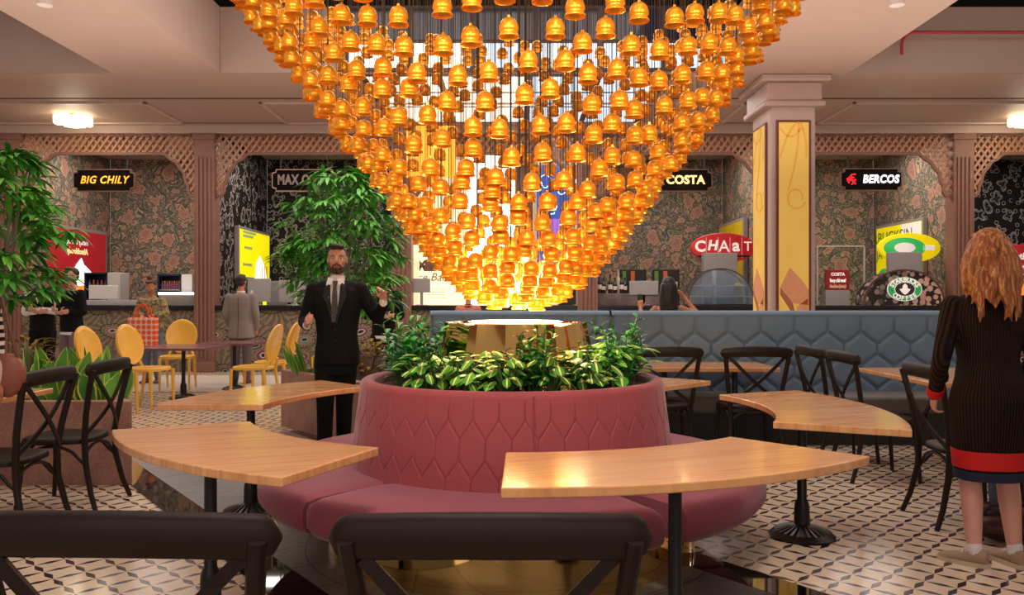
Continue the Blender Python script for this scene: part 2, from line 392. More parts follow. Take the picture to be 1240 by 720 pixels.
TRIMM = plain('ceiling_trim_paint', 'b8a096', .5, var=.04)
GROOVE = plain('shadow_gap', '4b3f3c', .8)
TILE = m_tiles(); SLATE = m_slate()
BLACKG = Mat('polished_black_stone', '060505', .03, spec=1.0).m
FLORAL = m_floral(); PEACOCK = m_peacock(); CHALK = m_chalk(); PILLAR = m_pillar()
LATT = plain('lattice_wood', 'a97a5f', .6, var=.05); LATTB = plain('lattice_backing', 'b38b73', .8, var=.04); LATTE = plain('lattice_edging', '7c5444', .6)
PINK = m_velvet('rose_velvet', 'a24a50', '8c4045'); PINKS = m_velvet('rose_velvet_seat', '99505e', '85434f')
BLUE = m_velvet('slate_blue_velvet', '72889c', '607488'); GREYS = m_velvet('grey_seat_fabric', '6a6462', '555050')
GOLDM = m_gold('mirror_gold', 'f0c070', .06); BELLM = None
CHAIRM = plain('dark_stained_beech', '22150f', .48, var=.12, scale=5, spec=.3)
IRON = plain('black_cast_iron', '17130f', .35, metal=.3)
WOOD = m_wood(); WOOD2 = m_wood('oak_top_far', 5, ('b87848', 'd89a64', 'e4ad78'))
PURP = plain('plum_table_lacquer', '6d4448', .25, var=.06)
YEL = plain('yellow_gloss_plastic', 'e2a93c', .25, var=.05)
GRAN = m_granite('pink_granite', '8a6357', 'a67b6c', 'bb9384')
SOIL = plain('dark_soil', '2a1d14', .9, var=.3, scale=30)
LEAFT = m_leaf('tree_leaf', '4a9a2a', '6cb93c'); LEAFT2 = m_leaf('tree_leaf_dark', '35802a', '529a34'); BARK = plain('pale_bark', '8b7c70', .8, var=.2, scale=18)
LSANS = m_leaf('snake_plant_leaf', '34702a', '6aa83e', edge='c8cc58'); LCROT = m_leaf('croton_leaf', '6b6a1c', '8f3f1c', stripe='9aa02c', sw=.14)
LPEP = m_leaf('striped_leaf', '23692a', '5aa63a', stripe='eae67a', sw=.085, rough=.3); LZZ = m_leaf('small_dark_leaf', '237a2e', '3da344', rough=.3); LDK = m_leaf('maroon_leaf', '2c2a24', '3a3f2c')
SKIN = plain('skin', 'c08870', .5, var=.04); SKIN2 = plain('skin_tanned', 'b0714f', .5, var=.04); SKIN3 = plain('skin_pale', 'd39a8a', .5, var=.04)
WHITE = plain('white_laminate', 'c9c2be', .4, var=.03); GREYM = plain('grey_equipment', '969090', .4, var=.03); DARKM = plain('dark_equipment', '1c1a1b', .4); BLACKC = plain('black_counter', '0e0c0c', .25)
# ================================================================ SETTING
ZC = 4.56; YF = 15.3; YB = 18.95
struct(MB().add([(-16,-3,0),(16,-3,0),(16,20,0),(-16,20,0)], [(0,1,2,3)]), 'floor', TILE)
# grey slate path edged by two polished black bands, laid diagonally through the tiles
dr = Vector((.597, -.802)); nr = Vector((.802, .597))
def band(p0, off0, off1, z, L0, L1, name, mat):
    a = Vector(p0); q = [a+dr*L0+nr*off0, a+dr*L1+nr*off0, a+dr*L1+nr*off1, a+dr*L0+nr*off1]
    mb = MB(); mb.prism([(v.x, v.y) for v in q], 0.0, z); return struct(mb, name, mat)
P0 = (-2.62, 6.16)
band(P0, -.22, 0, .006, -1.6, 7, 'trim_1', BLACKG)
band(P0, 0, 1.63, .004, -1.6, 7, 'trim_2', SLATE)
band(P0, 1.63, 1.83, .006, -1.6, 7, 'trim_3', BLACKG)
mb = MB(); mb.add([(-16,14.6,.003),(16,14.6,.003),(16,12.0,.003),(-16,12.0,.003)], [(3,2,1,0)])
struct(mb, 'trim_4', plain('cream_floor_apron', 'cfc4ba', .25, var=.03))
# ceiling: back soffit, beams, coffers, black void above
mb = MB(); mb.b2(-16, 16, 11.76, YF+.25, ZC, 5.5)
for x0, x1 in ((-13.2,-11.6), (-5.69,-4.15), (3.2,4.79), (11.5,13)): mb.b2(x0, x1, -2.5, 11.76, ZC, 5.5)
mb.b2(-16, 16, -3.5, -2.5, ZC, 5.5)
struct(mb, 'ceiling', PLASTER)
mb = MB()
for x0, x1 in ((-16,-13.2), (-11.6,-5.69), (-4.15,3.2), (4.79,11.5), (13,16)):
    mb.b2(x0+.005, x1-.005, 11.735, 11.758, ZC+.005, 5.5); 
struct(mb, 'wall_coffer_back', COFFER)
struct(MB().b2(-16, 16, -3.5, 20, 6.6, 6.7), 'ceiling_void', BLACKP)
mb = MB(); mb.b2(-16, 16, 13.18, 13.26, ZC-.004, ZC+.01); mb.b2(-16, 16, 15.03, 15.07, ZC-.004, ZC+.01)
struct(mb, 'trim_5', GROOVE)  # reveal grooves as flat dark strips, their shade put in as colour
mb = MB()
for x0, x1 in ((-9.4,-5.96), (-4.13,3.84), (5.55,9.6)):
    for a, b, c, d in ((x0,x1,13.45,13.52), (x0,x1,15.0,15.05), (x0,x0+.07,13.45,15.05), (x1-.07,x1,13.45,15.05)):
        mb.b2(a, b, c, d, ZC-.03, ZC+.01)
struct(mb, 'trim_6', TRIMM, bevel=.01)
struct(MB().b2(-16, 16, YF-.04, YF+.3, 4.42, ZC), 'trim_7', TRIMM)
# skylight / glazed opening behind the chandelier
sky = glow('skylight_glow', 'cfeaff', 1.1); sky2 = glow('skylight_warm', 'fff3e0', 1.5); frm = plain('bronze_window_frame', '3b2a26', .4); nav = Mat('tinted_blue_glass', '0d1320', .1, emit='121e33', es=.6).m
mb = MB(); gl = MB(); gw = MB(); nv = MB()
for i, (x0, x1) in enumerate(((-2.1,-1.1), (-1.0,.2), (.3,1.2), (1.3,2.2))):
    for j, (y0, y1) in enumerate(((11.9,12.75), (12.85,13.7), (13.8,14.9))):
        (gw if i < 2 else gl).b2(x0, x1, y0, y1, ZC-.012, ZC-.002)
mb.b2(-2.2, 2.3, 11.8, 15.0, ZC-.008, ZC-.003)
w1 = struct(mb, 'window_1', frm)
for g, m in ((gl, sky), (gw, sky2)): g.build('pane', m, w1, smooth=False)
mb = MB(); mb.b2(-2.4, 3.0, 11.68, 11.73, ZC+.02, 5.5); w2 = struct(mb, 'window_2', frm)
for x0 in (-2.3, -1.4, -.5, .4, 1.3, 2.2):
    MB().b2(x0, x0+.8, 11.66, 11.675, ZC+.45, 5.45).build('pane', nav, w2, smooth=False)
    MB().b2(x0, x0+.8, 11.66, 11.675, ZC+.06, ZC+.40).build('pane', sky if x0 > -.6 else sky2, w2, smooth=False)
# niches: back walls, dividing walls, niche ceilings
PX = [-12.8, -9.3, -5.7, -2.05, 1.4, 4.9, 8.37, 11.9]
kinds = [FLORAL, FLORAL, CHALK, None, FLORAL, FLORAL, CHALK]
names = ['far_left', 'left', 'chalkboard', 'middle', 'floral', 'floral_right', 'right']
mid_m = plain('cream_shop_wall', 'd8cbb4', .6, emit='ffe9c0', es=.35)  # emission put into the wall material so it reads as lit
for i in range(7):
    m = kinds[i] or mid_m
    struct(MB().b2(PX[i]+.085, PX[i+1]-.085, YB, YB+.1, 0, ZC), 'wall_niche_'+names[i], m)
    struct(MB().b2(PX[i]+.02, PX[i]+.08, YF+.3, YB, 0, ZC), 'wall_partition_'+names[i], m); struct(MB().b2(PX[i+1]-.08, PX[i+1]-.02, YF+.3, YB, 0, ZC), 'wall_partition_'+names[i], m)
struct(MB().b2(-16, 16, YF+.26, YB+.1, ZC-.01, ZC+.1), 'ceiling_niche', plain('niche_ceiling_paint', 'b5a79c', .7, var=.03))
struct(MB().b2(-16, PX[0], YF, YF+.1, 0, ZC), 'wall_left', COFFER); struct(MB().b2(PX[-1], 16, YF, YF+.1, 0, ZC), 'wall_right', COFFER)
# fluted pillars
FP = None
for i, x in enumerate(PX):
    t = thing('facade_pillar', 'brown fluted pillar of the counter front', 'pillar', (x, YF, 0), group='facade pillars')
    mb = MB(); mb.b2(-.19, .19, -.02, .3, 0, 4.42); mb.build('shaft', PILLAR, t, bevel=.01)
    mb = MB()
    for k in range(4): mb.b2(-.135+k*.075, -.095+k*.075, -.05, -.02, .25, 3.98)
    mb.build('flute', PILLAR, t, bevel=.008)
    mb = MB(); mb.b2(-.21, .21, -.06, .3, 0, .18); mb.b2(-.21, .21, -.05, .3, 4.3, 4.42); mb.build('plinth', PILLAR, t, bevel=.01)
    t['label'] = ['brown fluted pillar beyond the left edge', 'brown fluted pillar at the far left end of the counters', 'brown fluted pillar left of the chalkboard niche behind grey-suited man', 'brown fluted pillar right of the tree behind the suited man', 'brown fluted pillar between the glowing chandelier and dark-haired woman', 'brown fluted pillar hidden behind the yellow-panelled column', 'brown fluted pillar above the red-haired woman', 'brown fluted pillar beyond the right edge'][i]
# lattice screens over every bay
def zb(t, half):
    pts = [(0,3.27),(.10,3.30),(.135,3.40),(.12,3.50),(.20,3.62),(.22,3.74),(.33,3.83),(.38,3.93),(.50,3.98),(.60,4.06),(9,4.06)]
    for (a, za), (b, zb_) in zip(pts, pts[1:]):
        if a <= t <= b and b > a: return za+(zb_-za)*(t-a)/(b-a)
    return 4.06
lab = ['far left', 'over the leftmost floral niche with the yellow-lettered sign', 'over the chalkboard niche behind the tree', 'over the middle niche behind the chandelier', 'over the floral niche behind the dark-haired woman', 'over the floral niche right of the column', 'over the chalkboard niche at the far right']
for i in range(7):
    xa = PX[i]+.19; xb = PX[i+1]-.19; half = (xb-xa)/2
    t = thing('lattice_screen', 'scalloped wooden lattice valance '+lab[i], 'lattice', ((xa+xb)/2, YF+.1, 4.0), group='lattice valances')
    mb = MB(); sp = .125; ZT = 4.41
    for s in (1, -1):
        k = -40
        while k < 60:
            run = None; z = 3.2
            while z < ZT+.02:
                x = xa+k*sp+s*(z-3.2)*.72; tt = min(x-xa, xb-x); ok = tt > 0 and z < ZT and z > zb(tt, half)
                if ok and run is None: run = (x, z)
                if (not ok) and run is not None:
                    x1 = x-s*.02*.72; z1 = z-.02
                    if z1-run[1] > .03:
                        cx = (xa+xb)/2
                        mb.strip([(run[0]-cx, -.012*s, run[1]-4), (x1-cx, -.012*s, z1-4)], (0,1,0), .042, .02)
                    run = None
                z += .02
            k += 1
    mb.build('lattice', LATT, t, smooth=False)
    ed = []
    prof = [(0,3.27),(.09,3.27),(.14,3.36),(.14,3.46),(.19,3.54),(.22,3.70),(.31,3.80),(.37,3.90),(.47,3.95),(.58,4.05),(.70,4.06)]
    L = [(-half+a, 0, z-4) for a, z in prof]; R = [(half-a, 0, z-4) for a, z in prof][::-1]
    mb = MB(); mb.strip(L+R, (0,1,0), .05, .06); mb.build('edging', LATTE, t, smooth=False)
    mb = MB(); mb.b2(-half+.55, half-.55, .1, .12, .06, .41)
    mb.build('backing_board', LATTB, t, smooth=False)
    mb = MB(); mb.b2(-half, half, -.03, .05, .39, .44)
    for k in range(int(half*2/.16)): mb.lathe([(.0,-.05),(.05,-.03),(.07,.0)], 8, (-half+.08+k*.16, 0, .40))
    mb.build('top_moulding', LATTE, t, smooth=False)
# counters
for i in range(7):
    xa = PX[i]+.19; xb = PX[i+1]-.19; c = (xa+xb)/2; w = xb-xa
    t = thing('shop_counter', 'x', 'counter', (c, YF, 0), group='shop counters')
    t['label'] = 'peacock-feather papered counter with black top edge, '+['beyond the left edge', 'behind the woman with the orange dotted bag', 'behind the man in the grey suit', 'behind the chandelier', 'behind the dark-haired woman', 'right of the yellow-panelled column', 'behind the red-haired woman'][i]
    MB().b2(-w/2, w/2, .05, 1.4, 0, 1.14).build('front_panel', PEACOCK, t, smooth=False)
    MB().b2(-w/2, w/2, 0, 1.45, 1.14, 1.235).build('worktop', BLACKC, t, bevel=.008)
# big square column with yellow panels
t = thing('column', 'large square plaster column with framed yellow panels beside the round signs', 'column', (4.06, 12.37, 0))
MB().b2(-.33, .33, -.44, .44, 0, 4.2).build('shaft', plain('column_plaster', 'b39a92', .5, var=.03), t, bevel=.03)
mb = MB(); mb.b2(-.44, .44, -.55, .55, 4.12, 4.2); mb.b2(-.40, .40, -.51, .51, 4.2, 4.47); mb.b2(-.50, .50, -.61, .61, 4.47, ZC)
mb.build('capital', plain('capital_plaster', 'a98f87', .5, var=.03), t, bevel=.02)
CH = plain('chocolate_print', 'c58a66', .5, emit='c07040', es=.2); CH2 = plain('chocolate_print_dark', '9a5f44', .5, emit='904828', es=.15); YP = Mat('yellow_poster_print', 'd8b455', .5, emit='e8b64a', es=.22); 
x, y, z = YP.xyz(YP.coord()); n = YP.noise(YP.coord(), 2.5, 3)
YP.set('Base Color', YP.mix(n, 'cfa648', 'e2c269')); SW = plain('ochre_swirl_print', 'd0a03a', .5, emit='d9992a', es=.25)
def panel(parent, face, w, z0, z1):
    R = Matrix.Identity(3) if face == 'front' else Matrix.Rotation(-pi/2, 3, 'Z')
    off = Vector((0, -.44, 0)) if face == 'front' else Vector((-.33, 0, 0))
    def T(mb):
        mb.v = [tuple(R@Vector(v)+off) for v in mb.v]; return mb
    mb = MB(); mb.b2(-w/2, w/2, -.03, .01, z0, z1)
    f = T(mb).build('poster_frame', plain('bronze_poster_frame', '6b3426', .35), parent, bevel=.005)
    mb = MB(); mb.b2(-w/2+.035, w/2-.035, -.036, -.03, z0+.035, z1-.035); T(mb).build('poster', YP.m, f, smooth=False)
    s = w/.5; mb = MB(); y = -.040
    def crv(pts): mb.strip([(a*s, y, z1-b) for a, b in pts], (0,1,0), .024, .003)
    crv([(.03+.15*cos(a)*(1-a*.06), 1.12+.17*sin(a)*(1-a*.06)-.0) for a in [k*.35 for k in range(1, 20)]])
    crv([(.07-.16*(t*t), .04+.98*t) for t in [k/10 for k in range(11)]])
    crv([(.08-.28*t, .04+.5*t*t) for t in [k/10 for k in range(11)]]); crv([(.1+.08*sin(t*2), .04+.5*t) for t in [k/10 for k in range(11)]])
    crv([(-.2+.3*t, .12+.12*sin(pi*t)) for t in [k/10 for k in range(11)]])
    T(mb).build('swirl', SW, f, smooth=False)
    for poly, m in (([(-.2,.28),(-.06,.62),(.10,.42),(-.02,.02)], CH), ([(-.02,.02),(.10,.42),(.21,.24),(.21,-.02)], CH), ([(.04,-.05),(.2,.1),(.2,-.7),(.08,-.7)], CH), ([(-.2,.16),(-.2,.28),(-.02,.02),(.05,-.3),(.0,-.2)], CH2)):
        mb = MB(); mb.prism([(a*s, b*.85+z0+.93) for a, b in poly], 0, .005); mb.v = [(a, -.038-c-(.002 if m is CH else 0), b) for a, b, c in mb.v]; T(mb).build('chocolate_block', m, f, smooth=False)
panel(t, 'front', .50, .35, 3.93)
panel(t, 'side', .62, .35, 3.93)
# red pipe on coffer wall
mb = MB(); zz = W(1107, 39, 11.6).z; pts = [W(1092, 66, 11.6), W(1092, 52, 11.6)]+[Vector((W(1107,39,11.6).x-.17*cos(a), 11.6, zz-.17+.17*sin(a))) for a in [k*pi/10 for k in range(6)]]+[Vector((11.2, 11.6, zz))]
tag(mb.tube(pts, .022, 8).build('sprinkler_pipe', plain('red_pipe_paint', 'a03038', .4)), 'red pipe bending down on the grey coffer wall at upper right', 'pipe')
# ceiling lamps
def crystal(loc, label):
    t = thing('ceiling_light', label, 'ceiling light', loc, group='crystal ceiling lights')
    g = glow('crystal_glow', 'fff0c8', 5)
    mb = MB(); mb.lathe([(.16,0),(.16,-.03)], 20); mb.build('ceiling_plate', GOLDM, t)
    for k in range(8):
        a = k*pi/4; MB().box((.24*cos(a), .24*sin(a), -.10), (.13,.13,.13), rz=a).build('crystal_cube', g, t, bevel=.008, smooth=False)
    MB().lathe([(.0,-.22),(.14,-.2),(.2,-.16),(.2,-.06)][::1], 16).build('crystal_bowl', g, t)
    point('light_crystal', (loc[0], loc[1], loc[2]-.35), 14, (1,.9,.7), .15)
crystal((-7.65, 14.4, ZC), 'glowing crystal cluster light on ceiling at upper left')
crystal((9.0, 14.4, ZC), 'glowing crystal cluster light on ceiling at right edge')
for x, lb in ((-4.95, 'left beam above the foliage side'), (4.08, 'right beam near the column')):
    t = thing('downlight', 'round white spotlight under the '+lb, 'spotlight', (x, 8.75, ZC), group='beam spotlights')
    MB().lathe([(.07,0),(.075,-.1),(.06,-.1)], 20).build('housing', WHITE, t); MB().lathe([(.001,-.096),(.06,-.098)], 20, caps=False).build('lens', glow('spot_lens', 'fff4e0', 8), t)
# hanging signs
SIGNB = plain('sign_black', '0e0806', .8, spec=.1); 
def sign(px0, px1, py0, py1, d, label, build, edge='6e4a3c'):
    a = W(px0, py0, d); b = W(px1, py1, d); c = (a+b)/2; w = b.x-a.x; h = a.z-b.z
    t = thing('hanging_sign', label, 'sign', (c.x, d, c.z), group='hanging shop signs')
    def oct_(w, h, n): return [(-w/2+n,-h/2),(w/2-n,-h/2),(w/2-n,-h/2+n*.7),(w/2,-h/2+n),(w/2,h/2-n),(w/2-n,h/2-n*.7),(w/2-n,h/2),(-w/2+n,h/2),(-w/2+n,h/2-n*.7),(-w/2,h/2-n),(-w/2,-h/2+n),(-w/2+n,-h/2+n*.7)]
    mb = MB(); mb.prism(oct_(w, h, .07), -.04, .04); mb.v = [(p[0], p[2], p[1]) for p in mb.v]; mb.build('frame', plain('sign_edge', edge, .4), t, smooth=False)
    mb = MB(); mb.prism(oct_(w-.04, h-.04, .07), -.05, .03); mb.v = [(p[0], p[2], p[1]) for p in mb.v]; mb.build('board', SIGNB, t, smooth=False)
    for s in (-.37, .37): MB().tube([(s*w, 0, h/2), (s*w, 0, ZC-c.z-.02)], .014, 6).build('hanging_rod', DARKM, t)
    build(t, w, h); return t
AMB = glow('amber_sign_light', 'ffa51e', 1.15); WARM = glow('warm_sign_light', 'ffcf80', 1.3); WSL = glow('white_sign_light', 'f4f6ff', 1.3); REDS = glow('red_sign_light', 'e8141c', 1.1); DIM = plain('grey_sign_letters', '8a7470', .4)
sign(90, 164, 205, 232, 15.62, 'black hanging sign with slanted amber lettering reading BIG CHILY', lambda t, w, h: (text('BIG CHILY', .20, AMB, t, loc=(.01,-.06,0), shear=.28, offset=.003, sx=.88, space=1.12), point('light_sign', (t.location.x, 15.4, t.location.z), 2.0, (1,.6,.1))))
sign(330, 407, 205, 232, 15.62, 'black hanging sign with unlit grey lettering half hidden by the tree', lambda t, w, h: text('MAX COFFEE', .22, DIM, t, loc=(.06,-.06,0), offset=.010, sx=.80, sy=1.15, space=1.08), 'b08a78')
sign(790, 862, 205, 232, 15.62, 'black hanging sign reading COSTA in warm glowing letters', lambda t, w, h: (text('COSTA', .22, WARM, t, loc=(.05,-.06,0), offset=.007, sx=.98, space=1.05), point('light_sign', (t.location.x, 15.4, t.location.z), 2.0, (1,.7,.3))))
def bercos(t, w, h):
    text('BERCOS', .21, WSL, t, loc=(.17,-.06,0), offset=.007, sx=.84, shear=.15, space=1.08)
    mb = MB()
    for pts in (((-.47,.0),(-.40,.05),(-.33,.03)), ((-.46,-.04),(-.38,.09),(-.30,.10)), ((-.44,-.07),(-.40,0),(-.34,-.05),(-.3,-.09)), ((-.40,.05),(-.36,-.02),(-.30,.0),(-.32,-.04)), ((-.38,-.1),(-.35,-.07))):
        mb.strip([(a, -.058, b) for a, b in pts], (0,1,0), .025, .01)
    mb.build('emblem', REDS, t, smooth=False)
sign(1017, 1091, 204, 231, 15.62, 'black hanging sign with red emblem and white glowing lettering', bercos)
# ================================================================ FURNITURE
SX, SY = 0.0, 4.70
def F_hex(u, v, w, p, ks=1):
    """distance to the nearest border between staggered cells (w wide, p row pitch)"""
    best = []
    j0 = int(math.floor(v/p))
    for j in (j0-1, j0, j0+1, j0+2):
        off = .5*w if j % 2 else 0
        i = round((u-off)/w)
        for k in (i-1, i, i+1): best.append((u-off-k*w)**2+((v-j*p)*ks)**2)
    best.sort(); a, b = sqrt(best[0]), sqrt(best[1])
    return b-a
def tuft_h(u, v, w, p, s, ks=1): return 1-exp(-F_hex(u, v, w, p, ks)/s)
# round rose banquette -------------------------------------------------
t = thing('round_banquette', 'round rose velvet tufted banquette with planted centre on a mirrored gold base', 'sofa', (SX, SY, 0))
mb = MB(); mb.lathe([(1.0,0),(1.02,.0),(1.02,.29),(.6,.29)], 128); mb.build('base', GOLDM, t)
gaps = [radians(a) for a in (-133, -57, 15, 87, 155)]
for k in range(5):
    a0 = gaps[k]+.012; a1 = gaps[k]+2*pi/5-.012; n = 40
    prof = [(.84,.30),(.84,.455),(.98,.463),(1.15,.466),(1.31,.462),(1.365,.45),(1.385,.42),(1.385,.33),(1.35,.29),(.9,.29)]
    rs = []
    for i in range(n+1):
        a = a0+(a1-a0)*i/n; e = min(i, n-i)/n*(a1-a0)
        sh = .02*exp(-e/.02)
        rs.append([((r-(sh if r > 1.3 else 0))*cos(a), (r-(sh if r > 1.3 else 0))*sin(a), z-(sh if z > .4 else 0)) for r, z in prof])
    MB().rings(rs, 0, True, True).build('seat_cushion', PINKS, t, angle=50)
N = 1760; rows = 80; wdt = 2*pi*.87/44; pch = .185
vs = []; prof = []
for j in range(rows+1):
    z = .44+(.885-.44)*j/rows; prof.append((.905-.055*((z-.44)/.445), z, 1))
for q in range(1, 9):
    a = pi*q/9; prof.append((.812+.038*cos(a), .885+.030*sin(a), 0))
prof += [(.775,.85,0),(.775,.78,0)]
for r, z, f in prof:
    ring = []
    for i in range(N):
        a = 2*pi*i/N; rr = r
        if f:
            d = tuft_h(a*.87, max(.8275-z, .001), wdt, pch, .0035, .48)
            fade = min(1, (.885-z)/.05)
            rr = r-.009*(1-d)*fade
            s = min(abs(((a-radians(-83)+pi) % (2*pi))-pi), abs(((a-radians(37)+pi) % (2*pi))-pi), abs(((a-radians(157)+pi) % (2*pi))-pi))
            rr -= .012*exp(-(s/.006)**2)
        ring.append((rr*cos(a), rr*sin(a), z))
    vs.append(ring)
MB().rings(vs, 0, True, False).build('backrest', PINK, t, angle=80)
MB().lathe([(.78,.86),(.4,.87),(.02,.87)], 64, caps=False).build('soil', SOIL, t)
# gold lamp pedestal
t = thing('lamp_pedestal', 'faceted mirror-gold lamp drum with bright disc standing among planter leaves', 'lamp', (SX+.02, SY, .87))
mb = MB(); n = 48
prof = [(.47,0),(.405,.345),(.40,.35),(.37,.35),(.36,.34)]
mb.rings([[(r*(1-.035*(i%4 in (1,2)))*cos(2*pi*i/n), r*(1-.035*(i%4 in (1,2)))*sin(2*pi*i/n), z) for i in range(n)] for r, z in prof]); mb.build('shade', GOLDM, t, angle=20)
MB().lathe([(.27,.352),(.25,.357),(.01,.36)], 48, caps=False).build('light_disc', glow('disc_glow', 'fff0cf', 7), t)
# planter greenery ------------------------------------------------------
def ovate(t): return (sin(pi*min(1,max(0,t)))**.62)*(1-.15*t)
def striped_plant(n=36, h=.22, s=1.0):
    mb = MB(); st = MB()
    for k in range(n):
        a = random.uniform(0, 2*pi); q = random.uniform(.1, 1)**.6*.13*s; z = random.uniform(.35, 1)*h*s*(1.15-q*2.2)
        p = Vector((q*cos(a), q*sin(a), z)); st.tube([(0,0,0),(p.x*.6,p.y*.6,z*.6),p], .003, 4)
        e = random.uniform(-.5, .5)
        mb.leaf(p, (cos(a), sin(a), e), (0,0,1), random.uniform(.065,.09)*s, random.uniform(.05,.066)*s, droop=.55, n=5, fold=-.22, prof=ovate, nu=3)
    return mb, st
def small_plant(n=98, h=.3, s=1.0):
    mb = MB(); st = MB()
    for j in range(9):
        a = random.uniform(0, 2*pi); q = random.uniform(.02, .11)*s; hh = h*random.uniform(.6, 1)*s; top = Vector((q*1.3*cos(a), q*1.3*sin(a), hh)); b = Vector((q*.4*cos(a), q*.4*sin(a), 0)); st.tube([b, (b+top)/2, top], .003, 4)
        for k in range(n//9):
            u = (k+1)/(n//9); p = b.lerp(top, .25+.75*u); aa = k*2.4+a
            mb.leaf(p, (cos(aa), sin(aa), .35+u*.5), (0,0,1), .065*s*(1.25-.5*u), .026*s*(1.25-.4*u), droop=.45, n=3, fold=.3)
    return mb, st
protos = {}
def mkplant(kind):
    t = bpy.data.objects.new('striped_leaf_plant' if kind == 's' else 'small_leaf_plant', None); COL.objects.link(t)
    a, b = striped_plant() if kind == 's' else small_plant()
    a.build('foliage', LPEP if kind == 's' else LZZ, t, angle=80); b.build('stem', plain('plant_stem', '3a5a24', .6), t); return t
spots = []
for k, deg in enumerate(range(-172, 188, 20)):
    spots.append((deg, .65, 'z' if (deg+172)//20 in (0, 1, 7, 8, 14, 17, 20) else 's', 1.0))
for k, deg in enumerate(range(-160, -10, 26)):
    spots.append((deg+4, .565, 's' if k % 3 else 'z', 1.05))
spots += [(-158, .60, 'z', 1.35), (-146, .52, 'z', 1.25), (-14, .60, 's', 1.25), (-4, .60, 'z', 1.3), (-78, .60, 'z', 1.15), (172, .58, 'z', 1.25), (14, .6, 's', 1.2)]
used = {}
for k, (deg, r, kind, s) in enumerate(spots):
    a = radians(deg); x = SX+r*cos(a); y = SY+r*sin(a)
    side = 'front' if -135 < deg < -45 else 'left' if (deg <= -135 or deg >= 135) else 'right' if -45 <= deg <= 45 else 'back'
    lab = ('striped yellow-green round-leaf plant growing in the '+side+' of the rose planter') if kind == 's' else ('small glossy dark-leaf plant growing in the '+side+' of the rose planter')
    if kind not in protos or random.random() < .25:
        pr = mkplant(kind); protos.setdefault(kind, []).append(pr); o = pr
    else: o = copy_tree(random.choice(protos[kind]))
    o.location = (x, y, .862); o.rotation_euler = (0,0,random.uniform(0, 6.28)); o.scale = (s, s, s)
    tag(o, lab, 'plant', ('striped' if kind == 's' else 'small-leaf')+' plants in planter '+side)
# pedestal tables ---------------------------------------------------------
def table_leg(t, x, y, h=.71):
    mb = MB(); mb.lathe([(.03,.06),(.045,.065),(.042,.17),(.036,.2),(.027,.215),(.025,h)], 20, (x,y,0)); mb.build('leg', IRON, t)
    mb = MB(); n = 48; prof = [(.02,.0),(.178,.0),(.182,.012),(.172,.02),(.15,.036),(.09,.055),(.045,.075),(.02,.08)]
    mb.rings([[(x+r*(1+(.03 if (i%2 and .08 < r < .17) else 0))*cos(2*pi*i/n), y+r*(1+(.03 if (i%2 and .08 < r < .17) else 0))*sin(2*pi*i/n), z+(.004 if (i%2 and .06<r<.17) else 0)) for i in range(n)] for r, z in prof]); mb.build('base', IRON, t, angle=25)
    MB().box((x,y,h-.006), (.3,.3,.012)).build('mount_plate', IRON, t, smooth=False)
def arc_table(a0, a1, label, leg=None, r0=1.43, r1=2.05):
    t = thing('curved_table', label, 'table', (SX, SY, 0), group=None)
    A0, A1 = radians(a0), radians(a1); n = 36
    poly = [(r1*cos(A0+(A1-A0)*i/n), r1*sin(A0+(A1-A0)*i/n)) for i in range(n+1)]+[(r0*cos(A1+(A0-A1)*i/n), r0*sin(A1+(A0-A1)*i/n)) for i in range(n+1)]
    MB().prism(poly, .71, .745).build('tabletop', WOOD, t, smooth=False, bevel=.005)
    la, lr = leg or ((a0+a1)/2, 1.71); table_leg(t, lr*cos(radians(la)), lr*sin(radians(la)))
arc_table(-91, -47.7, 'curved oak table in front of the rose banquette, right half', (-69, 1.71))
arc_table(-25.5, 22.8, 'curved oak table at right of banquette on a fluted iron base', (0, 1.65))
arc_table(-155, -112.4, 'curved oak table in front of the banquette, left half', (-137, 1.75))
arc_table(134, 178.5, 'curved oak table behind left, in front of the suited man', (163, 1.72))
arc_table(44, 88, 'curved oak table behind the right of the planter', (66, 1.7))
